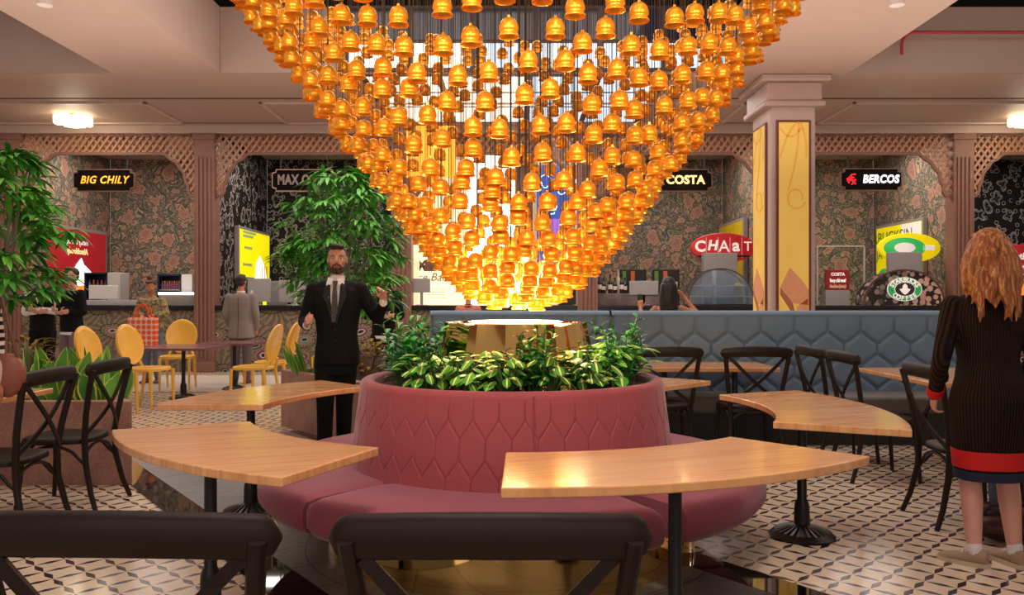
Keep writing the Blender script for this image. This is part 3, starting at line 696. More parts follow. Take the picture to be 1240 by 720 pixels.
# cross-back chairs ---------------------------------------------------------
def make_chair():
    """front is +X, back rail at -X"""
    t = bpy.data.objects.new('cross_back_chair', None); COL.objects.link(t)
    ring = []
    for k in range(40):
        a = 2*pi*k/40; c, s = cos(a), sin(a); e = 3.2
        x = .225*(abs(c)**(2/e))*(1 if c > 0 else -1); y = (.235+.02*(c > 0)*c)*(abs(s)**(2/e))*(1 if s > 0 else -1)
        if c < 0: y *= .93
        ring.append((x, y))
    rs = [[(x*f, y*f, z) for x, y in ring] for f, z in ((.93,.425),(.99,.43),(1.0,.445),(.985,.458),(.93,.464),(.8,.456),(.4,.45),(.02,.449))]
    MB().rings(rs).build('seat', CHAIRM, t, angle=60)
    # rail: bowed backwards
    n = 44; pts = []; hs = []; ws = []
    rs = []
    for i in range(n+1):
        u = -1+2*i/n; y = .303*u; x = -.315+.045*u*u; z = .920-.016*u*u
        e = sqrt(max(.0, 1-max(0, (abs(u)-.86)/.14)**2)); hh = .044*max(e, .12); tt = .019*max(e, .3)
        rs.append([(x+tt*cos(a)+(0), y, z+hh*(abs(sin(a))**.6)*(1 if sin(a) > 0 else -1)-.06*tt) for a in [2*pi*k/12 for k in range(12)]])
    MB().rings(rs).build('top_rail', CHAIRM, t, angle=60)
    for s in (-1, 1):
        p = [(-.296, .265*s, .905), (-.270, .252*s, .80), (-.235, .228*s, .62), (-.215, .205*s, .46), (-.222, .205*s, .30), (-.262, .222*s, .12), (-.305, .240*s, 0)]
        MB().tube(p, [.019,.019,.019,.020,.019,.017,.015], 10).build('leg', CHAIRM, t)
        p = [(.175, .205*s, .44), (.185, .212*s, .25), (.205, .225*s, 0)]
        MB().tube(p, [.020,.018,.014], 10).build('leg', CHAIRM, t)
        mb = MB(); c = []
        for k in range(13):
            u = k/12; y = s*(.235-.44*u); z = .872-.39*u; x = -.283+.062*u-.03*sin(pi*u)*1.0-(.012*s)
            z -= .02*sin(pi*u)
            c.append((x, y, z))
        mb.strip(c, (1,0,0), .028, .010); mb.build('back_brace', CHAIRM, t, smooth=False)
        mb = MB(); pts = [(.185-.0, .205*s, .30)]+[(.17-.35*k/8, .2*s, .33+.085*sin(pi*k/8)**.6) for k in range(0, 9)]+[(-.215, .203*s, .30)]
        mb.tube(pts, .010, 8); mb.build('hoop_stretcher', CHAIRM, t)
    for x, w in ((.18, .205), (-.21, .2)):
        pts = [(x, -w, .30)]+[(x*.96, -w*.95+1.9*w*k/8, .33+.085*sin(pi*k/8)**.6) for k in range(9)]+[(x, w, .30)]
        MB().tube(pts, .010, 8).build('hoop_stretcher', CHAIRM, t)
    return t
CHP = make_chair(); first = True
for x, y, rz, lab in (
    (-.04, 1.82, 90, 'dark cross-back chair nearest the camera, centre of the picture foreground'),
    (-.725, 1.83, 88, 'dark cross-back chair nearest the camera, cut off at lower left'),
    (-2.93, 4.72, 180, 'dark cross-back chair at left beside granite planter, nearer of the pair'),
    (-2.93, 5.44, 181, 'dark cross-back chair at left beside granite planter, farther of the pair'),
    (2.03, 7.12, 90, 'dark cross-back chair facing blue booth, right one with full back showing'),
    (1.29, 7.12, 90, 'dark cross-back chair facing blue booth, partly behind the planter leaves'),
    (2.79, 6.98, 2, 'dark cross-back chair turned sideways beside blue booth, farthest of row'),
    (2.79, 6.28, 0, 'dark cross-back chair turned sideways, second from booth in row at right'),
    (2.79, 5.03, -3, 'dark cross-back chair just left of the red-haired woman'),
    (2.82, 3.72, 0, 'dark cross-back chair at right edge in front of the red-haired woman')):
    place(CHP, first, (x, y, 0), radians(rz), lab, cat='chair'); CHP['category'] = 'chair'; first = False
# rectangular oak tables
def rect_table(x0, x1, y0, y1, label, legs, name='rectangular_table', mat=WOOD2, h=.745):
    t = thing(name, label, 'table', ((x0+x1)/2, (y0+y1)/2, 0)); w, d = (x1-x0)/2, (y1-y0)/2
    MB().b2(-w, w, -d, d, h-.035, h).build('tabletop', mat, t, smooth=False, bevel=.005)
    for lx, ly in legs: table_leg(t, lx, ly, h-.035)
rect_table(1.05, 2.36, 7.25, 7.98, 'oak table against the blue booth behind two chairs', [(-.3,0),(.35,0)])
rect_table(3.05, 4.6, 5.95, 7.30, 'long oak table at right by the sideways chairs and booth', [(0,-.2)])
rect_table(3.07, 4.2, 3.95, 5.72, 'oak table mostly hidden behind the red-haired woman', [(0,-.1)])
rect_table(-4.3, -3.12, 4.45, 5.62, 'oak table at left edge beside striped person', [(0,0)])
# blue booth ---------------------------------------------------------
def booth(xa, xb, label):
    t = thing('booth_sofa', label, 'sofa', ((xa+xb)/2, 8.3, 0), group=None); w = xb-xa
    nx = int(w/.012); zt = 1.235; z0 = .42; nz = 80; w_ = .325; p_ = .216
    rs = []
    for j in range(nz+1):
        z = z0+(zt-.05-z0)*j/nz; row = []
        for i in range(nx+1):
            x = -w/2+w*i/nx; vv = max(1.078-z, .001); d = tuft_h(x+xa+w/2, vv, w_, p_, .022); fade = min(1, (zt-.05-z)/.08)
            e = min(x+w/2, w/2-x)
            row.append((x, -.20-.035*d*1.0*fade+.035*(1-fade)*0+.04*exp(-e/.02)-.03*(1-fade), z))
        rs.append(row)
    for q in range(1, 9):
        a = pi/2*q/8; rs.append([(p[0], -.235+.05*(1-cos(a)), zt-.05+.05*sin(a)) for p in rs[nz]])
    rs.append([(p[0], .02, zt) for p in rs[nz]]); rs.append([(p[0], .06, zt-.03) for p in rs[nz]]); rs.append([(p[0], .06, .1) for p in rs[nz]])
    MB().rings(rs, 0, False, False).build('backrest', BLUE, t, angle=80)
    mb = MB(); mb.b2(-w/2, w/2, -.2, .055, .08, 1.18); mb.build('side_panel', BLUE, t, smooth=False)
    mb = MB(); mb.b2(-w/2+.01, w/2-.01, -.72, -.2, .30, .45); mb.build('seat_cushion', GREYS, t, bevel=.03, seg=3)
    mb = MB(); mb.b2(-w/2+.03, w/2-.03, -.66, .0, .0, .30); mb.build('base', DARKM, t, smooth=False)
    mb = MB()
    bts = []
    for j in range(3):
        for k in range(-3, int((xa+w)/w_)+3):
            for xx, zz in (((k+(.5 if j % 2 == 0 else 0))*w_, 1.078-p_*(j+.5)+.055), ((k+(0 if j % 2 == 0 else .5))*w_, 1.078-p_*(j+.5)-.055)):
                xl = xx-xa-w/2
                if abs(xl) < w/2-.05 and .45 < zz: mb.ell((xl, -.212, zz), (.013,.009,.013), 8, 5)
    if mb.v: mb.build('button', BLUE, t)
booth(-.80, .955, 'slate blue booth back behind the gold lamp pedestal, left section')
booth(.975, 4.75, 'long slate blue tufted booth sofa behind the oak tables')
# ================================================================ CHANDELIER
BM = Mat('amber_gold_bell', 'ffab28', .33, metal=.55, spec=.6); BELLM = BM.m
t = thing('bell_chandelier', 'huge inverted-cone chandelier of hundreds of golden bells hanging above the planter', 'chandelier', (.04, 4.7, 3.3))
CXc, CYc, ZT_ = .04, 4.7, 3.3
def cone_r(z):
    P = [(1.31,.05),(1.34,.16),(1.38,.267),(1.50,.40),(1.68,.56),(1.82,.66),(2.04,.81),(2.30,1.035),(2.60,1.24),(2.885,1.46),(3.35,1.80)]
    for (a, ra), (b, rb) in zip(P, P[1:]):
        if z <= b: return ra+(rb-ra)*(z-a)/(b-a)
    return 1.8
BS = 1.06; bell_prof = [(.002,.046),(.014,.0445),(.027,.038),(.036,.026),(.0415,.008),(.0425,-.008),(.040,-.011),(.038,-.014),(.038,-.022),(.041,-.027),(.046,-.033),(.0455,-.037),(.041,-.036),(.034,-.026),(.030,-.01),(.002,.03)]
def bell_mb(n, prof, c=(0,0,0), mb=None):
    mb = mb or MB(); return mb.lathe(prof, n, c, caps=False)
base_bell = bell_mb(20, bell_prof); base_bell.box((0,0,.05), (.010,.010,.014))
bo = base_bell.build('bell', BELLM, t, angle=50)
pts = []; z = 1.335; L = 0
random.seed(11)
while z < 3.36:
    r = cone_r(z); n = max(3, int(2*pi*r/(.155 if z > 1.9 else .135 if z > 1.6 else .10))); 
    for k in range(n):
        a = 2*pi*(k+.5*(L % 2))/n+L*.11+random.uniform(-.03,.03)
        zz = z+.055*min(1, r/.7)*sin(3*a+1.2)+.05*min(1, r)*sin(7*a+L*.4)+random.uniform(-.009,.009)
        rr = cone_r(zz)*random.uniform(.985, 1.01) if r > .2 else r
        pts.append((rr*cos(a), rr*sin(a), zz-ZT_))
    dr_ = (cone_r(z+.05)-cone_r(z))/.05; z += (.125 if z > 1.85 else .088)/sqrt(1+dr_**2*(.55 if z > 1.5 else 1)); L += 1
def scr(p):
    x, y, z = p[0]+CXc, p[1]+CYc, p[2]+ZT_; return (CX+FOC*x/y, CY-FOC*(z-EYE)/y, y)
vis = sorted([p for p in pts if scr(p)[1] > -12 and scr(p)[1] < 372], key=lambda p: scr(p)[2])
big = vis[:100]; bs = set(big); rest = [p for p in pts if p not in bs]
for i, p in enumerate(big):
    o = bo if i == 0 else bo.copy()
    if i: COL.objects.link(o); o.parent = t
    o.location = p; o.rotation_euler = (0,0,random.uniform(0,6))
mb = MB(); pr2 = [bell_prof[i] for i in (0,2,3,4,5,7,9,10,12,14)]
for p in rest: bell_mb(12, pr2, p, mb)
tag(mb.build('bells', BELLM, t, angle=50), kind='stuff')
mb = MB()
for p in pts: mb.tube([(p[0],p[1],p[2]+.05), (p[0],p[1],1.6)], .0015, 3)
tag(mb.build('suspension_wires', plain('suspension_wire', '57493a', .35, metal=.6), t, smooth=False), kind='stuff')
mb = MB(); mb.lathe([(1.95,1.6),(1.95,1.68),(.3,1.70)], 64); 
for k in range(4): mb.tube([(1.2*cos(k*pi/2),1.2*sin(k*pi/2),1.65),(1.2*cos(k*pi/2),1.2*sin(k*pi/2),3.3)], .02, 6)
mb.build('canopy', DARKM, t)
bulb = glow('bulb_glow', 'ffd070', 14)
for k, (a, r, z) in enumerate([(0,0,1.42),(.5,.14,1.47),(2.6,.16,1.50),(4.4,.16,1.48),(1.4,.24,1.60),(3.6,.26,1.62),(5.4,.26,1.6)]):
    c = (r*cos(a), r*sin(a), z-ZT_); mb = MB(); mb.ell(c, (.022,.022,.03), 12, 8); b = mb.build('bulb', bulb, t)
    MB().tube([(c[0],c[1],c[2]+.028), (c[0],c[1],1.6)], .004, 5).build('bulb_cord', DARKM, b)
point('light_chandelier_low', (.04, 4.7, 1.47), 60, (1, .68, .26), .15)
# ================================================================ PLANTERS, TREES, PLANTS
def planter(name, poly, h, label):
    n = len(poly); c = (sum(p[0] for p in poly)/n, sum(p[1] for p in poly)/n)
    t = thing(name, label, 'planter', (c[0], c[1], 0)); P = [(x-c[0], y-c[1]) for x, y in poly]
    def inset(P, d):
        out = []
        for i in range(n):
            a = Vector(P[i-1]); b = Vector(P[i]); e = Vector(P[(i+1)%n]); d1 = (b-a).normalized(); d2 = (e-b).normalized()
            n1 = Vector((-d1.y, d1.x)); n2 = Vector((-d2.y, d2.x)); m = (n1+n2).normalized(); out.append(tuple(b+m*d/max(.3, m.dot(n1))))
        return out
    I = inset(P, .07)
    mb = MB(); mb.rings([[(x,y,0) for x,y in P], [(x,y,h) for x,y in P], [(x,y,h) for x,y in I], [(x,y,h-.14) for x,y in I]], caps=False); mb.build('box', GRAN, t, smooth=False, bevel=.008)
    MB().prism(I, h-.12, h-.08).build('soil', SOIL, t, smooth=False); return t
planter('granite_planter', [(-6.6,6.0),(-2.76,6.0),(-4.6,8.47),(-7.4,8.47)], .61, 'long pink granite planter box at left behind two chairs')
planter('granite_planter', [(-2.47,8.82),(-1.40,7.50),(-.98,7.84),(-1.85,9.3)], .60, 'pink granite planter box behind the suited man')
def tree(x, y, z0, seed, label, top, crown, trunk_h, spread, n=150, ls=.24, mats=LEAFT, asym=0):
    random.seed(seed); t = thing('potted_tree', label, 'tree', (x, y, z0)); tk = MB(); fo = MB()
    H = top-z0; starts = []
    for b in range(6):
        a = b*pi/3+random.uniform(-.3,.3); r = spread*random.uniform(.35,.75); q = trunk_h*random.uniform(.55,1)
        p = [(0.03*cos(a),0.03*sin(a),0), (.05*cos(a),.05*sin(a),q*.6), (.35*r*cos(a),.35*r*sin(a),q+.2), (.7*r*cos(a),.7*r*sin(a), H*.7), (r*cos(a), r*sin(a), H*random.uniform(.82,.95))]
        tk.tube(p, [.035,.03,.022,.014,.007], 8); starts.append(p)
    tk.build('trunk', BARK, t)
    zlo = crown-z0
    for k in range(n):
        lay = random.random(); zz = zlo+(H-zlo)*lay; rr = spread*sqrt(max(.05, 1-((lay-.42)/.62)**2))*random.uniform(.45, 1); a = random.uniform(0, 2*pi)
        c = Vector((rr*cos(a)+asym*(1-lay), rr*sin(a), zz)); tw = random.uniform(0, 6)
        for q in range(11):
            b = tw+q*2.4; e = random.uniform(-.35, .45); u = (cos(b)*.8+cos(a)*.5, sin(b)*.8+sin(a)*.5, e)
            fo.leaf(c, u, (0,0,1), ls*random.uniform(.7,1.1), ls*.20, droop=random.uniform(.35,.8), n=4, fold=.3, mi=0 if random.random() < .6 else 1, prof=lambda t: sin(pi*min(1,t*.95+.04))**.7)
    fo.build('foliage', [LEAFT, LEAFT2], t, angle=80); return t
tree(-4.75, 7.5, .5, 3, 'leafy green tree in the granite planter at the left edge', 2.72, 1.30, .55, .70, 150, .25)
tree(-1.80, 8.75, .5, 5, 'bushy green tree rising behind the suited man', 2.70, 1.22, .7, .66, 170, .22)
def sansevieria(x, y, z, n, h, label, seed, lean=0, wd=.09):
    random.seed(seed); t = thing('snake_plant', label, 'plant', (x, y, z)); mb = MB()
    for k in range(n):
        a = random.uniform(0, 2*pi); r = random.uniform(.02, .16)
        mb.leaf((r*cos(a), r*sin(a), 0), (cos(a)*.30+lean, sin(a)*.22-.05, 1), (cos(a+1.2), sin(a+1.2), .1), h*random.uniform(.6,1), wd*random.uniform(.8,1.2), droop=-.02, n=7, fold=.2, prof=lambda t: (.55+.75*t if t < .55 else sin(pi*(.5+(t-.55)/.9))**.8*.97+.0), nu=3)
    mb.build('foliage', LSANS, t, angle=80); return t
xs = [(-3.06,6.25,.36,'rightmost of the row'),(-3.36,6.28,.46,'second from right'),(-3.66,6.3,.52,'below the dark sweater'),(-3.98,6.32,.44,'beneath the tree trunk'),(-3.34,6.72,.5,'behind the front row, near planter end'),(-3.75,6.85,.52,'behind the front row, near the tree')]
for k, (x, y, h, w) in enumerate(xs): sansevieria(x, y, .52, 9, h, 'broad yellow-edged snake plant in left planter, '+w, 30+k, wd=.13)
sansevieria(-2.12, 8.66, .5, 16, .50, 'tall narrow snake plant leaning left beside the suited man', 41, lean=-.18, wd=.06)
for k, (x, y, w) in enumerate(((-3.95,6.75,'right of the tree trunk'),(-4.5,6.9,'left of the tree trunk'))):
    random.seed(50+k); t = thing('croton_bush', 'yellow-brown croton bush in left planter, '+w, 'plant', (x, y, .52)); mb = MB(); st = MB()
    for j in range(90):
        a = random.uniform(0, 6.28); r = random.uniform(.03,.2); z = random.uniform(.2,.52); st.tube([(0,0,0),(r*cos(a)*.7,r*sin(a)*.7,z)], .004, 4)
        mb.leaf((r*cos(a)*.7, r*sin(a)*.7, z), (cos(a), sin(a), random.uniform(.2,1)), (0,0,1), .13, .035, droop=.5, n=4, fold=.2)
    mb.build('foliage', LCROT, t, angle=80); st.build('stem', BARK, t)
random.seed(60); t = thing('croton_bush', 'yellow-green leafy bush between suited man and the rose planter', 'plant', (-1.38, 7.95, .5)); mb = MB(); st = MB()
for j in range(110):
    a = random.uniform(0, 6.28); r = random.uniform(.03,.32); z = random.uniform(.15,.42); st.tube([(0,0,0),(r*cos(a)*.7,r*sin(a)*.5,z)], .004, 4)
    mb.leaf((r*cos(a)*.8, r*sin(a)*.5, z), (cos(a), sin(a), random.uniform(.2,1)), (0,0,1), .12, .05, droop=.5, n=4, fold=.2)
mb.build('foliage', LCROT, t, angle=80); st.build('stem', BARK, t)
# ================================================================ YELLOW CHAIRS AND PLUM TABLES
def make_yellow():
    t = bpy.data.objects.new('yellow_chair', None); COL.objects.link(t)
    mb = MB(); rs = []
    for f, z in ((.94,.435),(1,.44),(1,.465),(.96,.475),(.5,.472),(.03,.471)):
        rs.append([(.22*f*(abs(cos(a))**.7)*(1 if cos(a) > 0 else -1), (.225+.015*cos(a))*f*(abs(sin(a))**.7)*(1 if sin(a) > 0 else -1), z) for a in [2*pi*k/32 for k in range(32)]])
    mb.rings(rs).build('seat', YEL, t)
    n = 32; rs = []
    tilt = .22
    for f, off in ((.02,-.010),(.8,-.012),(.96,-.016),(1.0,0),(.97,.014),(.84,.010),(.8,.004),(.02,.004)):
        rs.append([(-.20-(.26+.24*f*sin(a))*tilt+off*-1-.025*0+.02*(f*cos(a))**2, .215*f*cos(a), .73+.235*f*sin(a)) for a in [2*pi*k/n for k in range(n)]])
    mb = MB(); mb.rings(rs, 0, True, False); mb.build('backrest', YEL, t, angle=60)
    for s in (-1, 1):
        MB().tube([(-.20, .17*s, .45), (-.215, .15*s, .50), (-.235, .12*s, .56)], .017, 8).build('back_support', YEL, t)
        MB().tube([(-.185,.18*s,.45),(-.21,.185*s,.25),(-.26,.19*s,0)], [.022,.019,.013], 8).build('leg', YEL, t)
        MB().tube([(.19,.19*s,.45),(.195,.19*s,.25),(.205,.19*s,0)], [.022,.019,.012], 8).build('leg', YEL, t)
    return t
YP_ = make_yellow(); first = True
for x, y, rz, lab in (
    (-4.66, 9.55, -8, 'yellow oval-back chair, leftmost beside the plum table'),
    (-4.50, 10.2, -15, 'yellow oval-back chair, second from left beside the plum table'),
    (-5.0, 12.35, -80, 'yellow oval-back chair behind plum table near the woman with the bag'),
    (-3.25, 10.4, 175, 'yellow oval-back chair right of the plum table, nearer of the facing pair'),
    (-3.25, 11.25, 178, 'yellow oval-back chair right of the plum table, farther of the facing pair'),
    (-2.75, 12.5, 170, 'yellow oval-back chair partly hidden by the suited man')):
    o = place(YP_, first, (x, y, 0), radians(rz), lab, cat='chair'); YP_['category'] = 'chair'; o.scale = (1.08,)*3; first = False
rect_table(-4.95, -4.0, 10.75, 11.75, 'plum lacquered cafe table, left of the two among yellow chairs', [(0,0)], 'cafe_table', PURP, .71)
rect_table(-4.55, -3.75, 11.95, 12.75, 'plum lacquered cafe table, farther one before the grey-suited man', [(0,0)], 'cafe_table', PURP, .71)
# ================================================================ NICHE CONTENTS
def boxthing(name, label, cat, px0, px1, py0, py1, d, depth, mat, bevel=.01, zbot=None, group=None):
    a = W(px0, py0, d); b = W(px1, py1, d); z0 = zbot if zbot is not None else b.z
    t = thing(name, label, cat, ((a.x+b.x)/2, d+depth/2, z0), group=group); w = b.x-a.x; h = a.z-z0
    MB().b2(-w/2, w/2, -depth/2, depth/2, 0, h).build('housing', mat, t, smooth=False, bevel=bevel); return t, w, h, depth
CT = 1.235
SCR = Mat('dark_screen', '22242a', .15).m
def monitor(label, px0, px1, py0, py1, d=15.6, mat=None, zbot=CT):
    a = W(px0, py0, d); b = W(px1, py1, d); t = thing('cash_monitor', label, 'monitor', ((a.x+b.x)/2, d, zbot)); w = b.x-a.x; h = a.z-b.z; zb_ = b.z-zbot
    MB().b2(-w/2, w/2, -.02, .02, max(zb_,.02), max(zb_,.02)+h).build('screen_back', mat or GREYM, t, bevel=.008)
    mb = MB(); mb.b2(-w/2+.015, w/2-.015, .02, .026, max(zb_,.02)+.015, max(zb_,.02)+h-.015); mb.build('screen', SCR, t, smooth=False)
    mb = MB(); mb.b2(-.03, .03, .0, .03, .0, max(zb_,.02)+.06); mb.b2(-.11, .11, -.07, .1, 0, .012); mb.build('stand', mat or GREYM, t, smooth=False, bevel=.004); return t
monitor('white monitor on counter below the red poster', 108, 143, 345, 362, mat=WHITE)
monitor('dark grey monitor below yellow poster, left one', 300, 328, 337, 366); monitor('dark grey monitor below yellow poster, right one', 338, 371, 339, 366)
monitor('pale grey monitor beside cream menu board', 500, 521, 337, 354); monitor('wide grey monitor right of the bottle row', 762, 797, 340, 357)
# posters on side walls
def wallposter(name, label, cat, xw, y0, y1, z0, z1, side, mat, build=None, frame=GREYM):
    t = thing(name, label, cat, (xw, (y0+y1)/2, (z0+z1)/2)); s = side; w = y1-y0; h = z1-z0
    MB().b2(min(0, s*.09), max(0, s*.09), -w/2, w/2, -h/2, h/2).build('lightbox', frame, t, smooth=False, bevel=.006)
    MB().b2(min(s*.09, s*.095), max(s*.09, s*.095), -w/2+.06, w/2-.06, -h/2+.06, h/2-.06).build('poster', mat, t, smooth=False)
    if build: build(t, w, h, s*.1)
    return t
REDP = Mat('red_poster_print', 'a81c28', .4, emit='b01422', es=.35).m; WHP = Mat('white_poster_print', 'e8dcd4', .5, emit='fff4ec', es=.35).m; ORP = glow('orange_poster_print', 'f08020', 1.0)
def redposter(t, w, h, x):
    # seen mirrored in the photograph: lettering runs backwards
    R = (pi/2, 0, -pi/2)
    text('Fancy a fruity', .17, WHP, t, loc=(x+.002,-.05,h*.30), rot=R, ext=.002, offset=.006); text('Absobloody', .17, Mat('cream_print','f0d090',.5,emit='f0d090',es=.8).m, t, loc=(x+.002,-.02,h*.30-.2), rot=R, ext=.002, offset=.006, name='lettering')
    pts = [(-.62,-.42),(-.5,-.3),(-.35,-.2),(-.2,-.02),(-.02,.12),(.08,-.02),(.25,-.10),(.38,-.18),(.5,-.24),(.66,-.42),(.3,-.46),(-.2,-.47)]
    mb = MB(); mb.prism(pts, 0, .004); mb.v = [(x+c, a*w*.42+.15, b*1.0) for a, b, c in mb.v]; mb.build('splash', glow('white_splash', 'fff6f0', 2.2), t, smooth=False)
    mb = MB(); mb.prism([(-.25,-.48),(.25,-.46),(.2,-.75),(-.2,-.78)], 0, .003); mb.v = [(x+c, a*w*.5+.2, b) for a, b, c in mb.v]; mb.build('glass_print', ORP, t, smooth=False)
wallposter('lit_poster', 'glowing red poster with white splash on side wall behind the left tree', 'poster', -9.215, 16.1, 18.6, 1.35, 2.85, 1, REDP, redposter)
YL = Mat('yellow_poster_lit', 'f0e000', .4, emit='f5e600', es=.75).m
def yellowposter(t, w, h, x):
    mb = MB(); mb.prism([(-.05,-.75),(.02,-.2),(.18,.0),(.4,-.25),(.55,-.78)], 0, .004); mb.v = [(x+c, a*w*.75, b*.9) for a, b, c in mb.v]; mb.build('splash', glow('pale_splash', 'ffffd8', 1.6), t, smooth=False)
    for a, b, c in ((-.5,.42,.5), (-.5,.34,.4), (-.45,.1,.3), (-.5,-.25,.35)): MB().b2(x, x+.004, a*w*.8, (a+c)*w*.8, b, b+.05).build('printed_line', plain('pale_blue_print', 'b8d8a0', .5), t, smooth=False)
    mb = MB(); 
    for a in (.2, .28, .35): mb.b2(x, x+.006, a*w, a*w+.05, -.65, -.2)
    mb.build('bottle_print', plain('orange_print', 'd08050', .5), t, smooth=False)
wallposter('lit_poster', 'bright yellow glowing poster on side wall of the chalkboard niche', 'poster', -5.615, 16.7, 18.85, 1.75, 2.84, 1, YL, yellowposter)
GRN = Mat('green_print', '2fb45a', .5, emit='2fb45a', es=.4).m; YEW = Mat('yellow_lit_print', 'f0d800', .4, emit='e8d800', es=.45).m; INK = plain('olive_ink', '5f7a10', .5)
def sbposter(t, w, h, x):
    R = (pi/2, 0, -pi/2)
    text('RBUCKSIN', .34, INK, t, loc=(x-.004,.25,h*.33), rot=R, ext=.002, sx=1.15); text('JA', .3, INK, t, loc=(x-.004,.85,h*.33-.36), rot=R, ext=.002)
    mb = MB(); mb.lathe([(.36,0),(.36,.004)], 32); mb.v = [(x-p[2], p[0]*1.1+.62, p[1]-.45) for p in mb.v]; mb.build('green_disc', GRN, t, smooth=False)
    mb = MB()
    for k in range(5): a = pi/2+k*2*pi/5; mb.prism([(.03*cos(a-1),.03*sin(a-1)),(.2*cos(a),.2*sin(a)),(.03*cos(a+1),.03*sin(a+1))], .005, .008)
    mb.v = [(x-p[2], p[0]*1.1+.62, p[1]-.5) for p in mb.v]; mb.build('star_print', WHP, t, smooth=False)
    MB().b2(x-.004, x, -w/2+.07, -w*.08, h*.06, h/2-.07).build('white_patch', WHP, t, smooth=False)
wallposter('lit_poster', 'glowing yellow and green poster with olive lettering on right side wall', 'poster', 8.28, 16.45, 18.6, 1.25, 2.98, -1, YEW, sbposter)
wallposter('lit_poster', 'plain yellow lightbox panel behind the red oval sign', 'poster', 4.8, 16.8, 18.8, 1.25, 3.02, -1, plain('yellow_panel', 'd8b800', .4), lambda t, w, h, x: text('G', .3, REDP, t, loc=(x-.004,-.3,-.25), rot=(pi/2,0,-pi/2), offset=.02), GREYM)
# oval signs
def oval(name, label, px0, px1, py0, py1, d, mat, build):
    a = W(px0, py0, d); b = W(px1, py1, d); c = (a+b)/2; w = (b.x-a.x)/2; h = (a.z-b.z)/2
    t = thing(name, label, 'sign', (c.x, d, c.z))
    mb = MB(); n = 48; mb.rings([[(w*f*cos(2*pi*i/n), y, h*f*sin(2*pi*i/n)) for i in range(n)] for f, y in ((1,.05),(1,-.03),(.97,-.04))]); mb.build('panel', mat, t, angle=30)
    mb = MB(); mb.tube([(-.0,.03,-h), (0,.03,CT-c.z-.03)], .02, 8); mb.build('post', GREYM, t)
    build(t, w, h); return t
def chaat(t, w, h):
    for k, (ch, s, f) in enumerate((('C',.30,0),('H',.27,.2),('A',.32,0),('a',.34,0),('T',.26,0))):
        text(ch, s, WHP if k != 9 else WHP, t, loc=(-.46+k*.235,-.05,.02+(.02 if k%2 else 0)), offset=.010 if k in (0,1,3) else .002, shear=f)
    for k in range(4): MB().b2(-.345+k*.235, -.341+k*.235, -.046, -.042, -h*.7, h*.7).build('divider', WHP, t, smooth=False)
    MB().b2(-w*.8, w*.8, -.05, -.04, -h*.62, -h*.5).build('stripe', DARKM, t, smooth=False)
oval('oval_sign', 'red oval sign reading CHAAT in white letters', 836, 915, 282, 318, 16.35, plain('red_sign_face', 'b82226', .4, emit='b01a1e', es=.25), chaat)
def ovsb(t, w, h):
    mb = MB(); n = 40; mb.rings([[(w*f*cos(2*pi*i/n)-.1, y, h*f*sin(2*pi*i/n)) for i in range(n)] for f, y in ((.68,-.045),(.66,-.05))]); mb.build('emblem', GRN, t)
    mb = MB(); mb.rings([[(w*f*cos(2*pi*i/n)-.1, y, h*f*sin(2*pi*i/n)) for i in range(n)] for f, y in ((.34,-.052),(.33,-.056))]); mb.build('emblem_centre', WHP, t)
    MB().b2(w*.42, w*.8, -.05, -.042, -.05, .05).build('white_band', WHP, t, smooth=False)
oval('oval_sign', 'glowing yellow oval sign with green round emblem above dome case', 1063, 1138, 282, 318, 15.95, YEW, ovsb)
boxthing('menu_box', 'plain grey box standing under the red oval sign', 'box', 852, 893, 306, 334, 16.1, .2, GREYM, zbot=CT)
boxthing('menu_box', 'plain grey box above the dome printed with coffee beans', 'box', 1076, 1117, 305, 332, 15.74, .11, GREYM, zbot=CT)
GLS = Mat('case_glass', '9fb4c8', .08, spec=.6); GLS.set('Transmission Weight', .75); GLS.set('IOR', 1.1); GLS.set('Alpha', .55)
def dome(label, px0, px1, ptop, d, mats, extra):
    a = W(px0, ptop, d); b = W(px1, 370, d); w = (b.x-a.x)/2; h = a.z-CT; t = thing('display_case', label, 'display case', ((a.x+b.x)/2, d+.2, CT))
    n = 32; arc = [(w*cos(pi*i/n), h*sin(pi*i/n)**.9) for i in range(n+1)]
    extra(t, w, h, arc); return t
def glassdome(t, w, h, arc):
    mb = MB(); mb.prism(arc, -.2, -.19); mb.v = [(p[0], p[2], p[1]) for p in mb.v]; mb.build('glass_front', GLS.m, t, smooth=False)
    mb = MB(); mb.strip([(x, -.2, z) for x, z in arc], (0,1,0), .02, .03); mb.strip([(x, .2, z) for x, z in arc], (0,1,0), .02, .03); mb.b2(-w, w, -.2, .2, 0, .02); mb.build('frame', plain('bronze_case_frame', '4a3a34', .4), t, smooth=False)
    for z in (.16, .36): MB().b2(-w*(1-z*z*1.6), w*(1-z*z*1.6), -.17, .17, z, z+.015).build('shelf', WHITE, t, smooth=False)
    MB().b2(-.12, -.05, -.05, 0, 0, .62*h/.65).build('upright', WHITE, t, smooth=False)
    MB().b2(.35, .5, .1, .15, 0, h*.6).build('back_label', plain('yellow_label', 'c9ba40', .5), t, smooth=False)
dome('large round-topped glass display case on counter beside the column', 833, 913, 325, 15.55, None, glassdome)
CB = m_coffee()
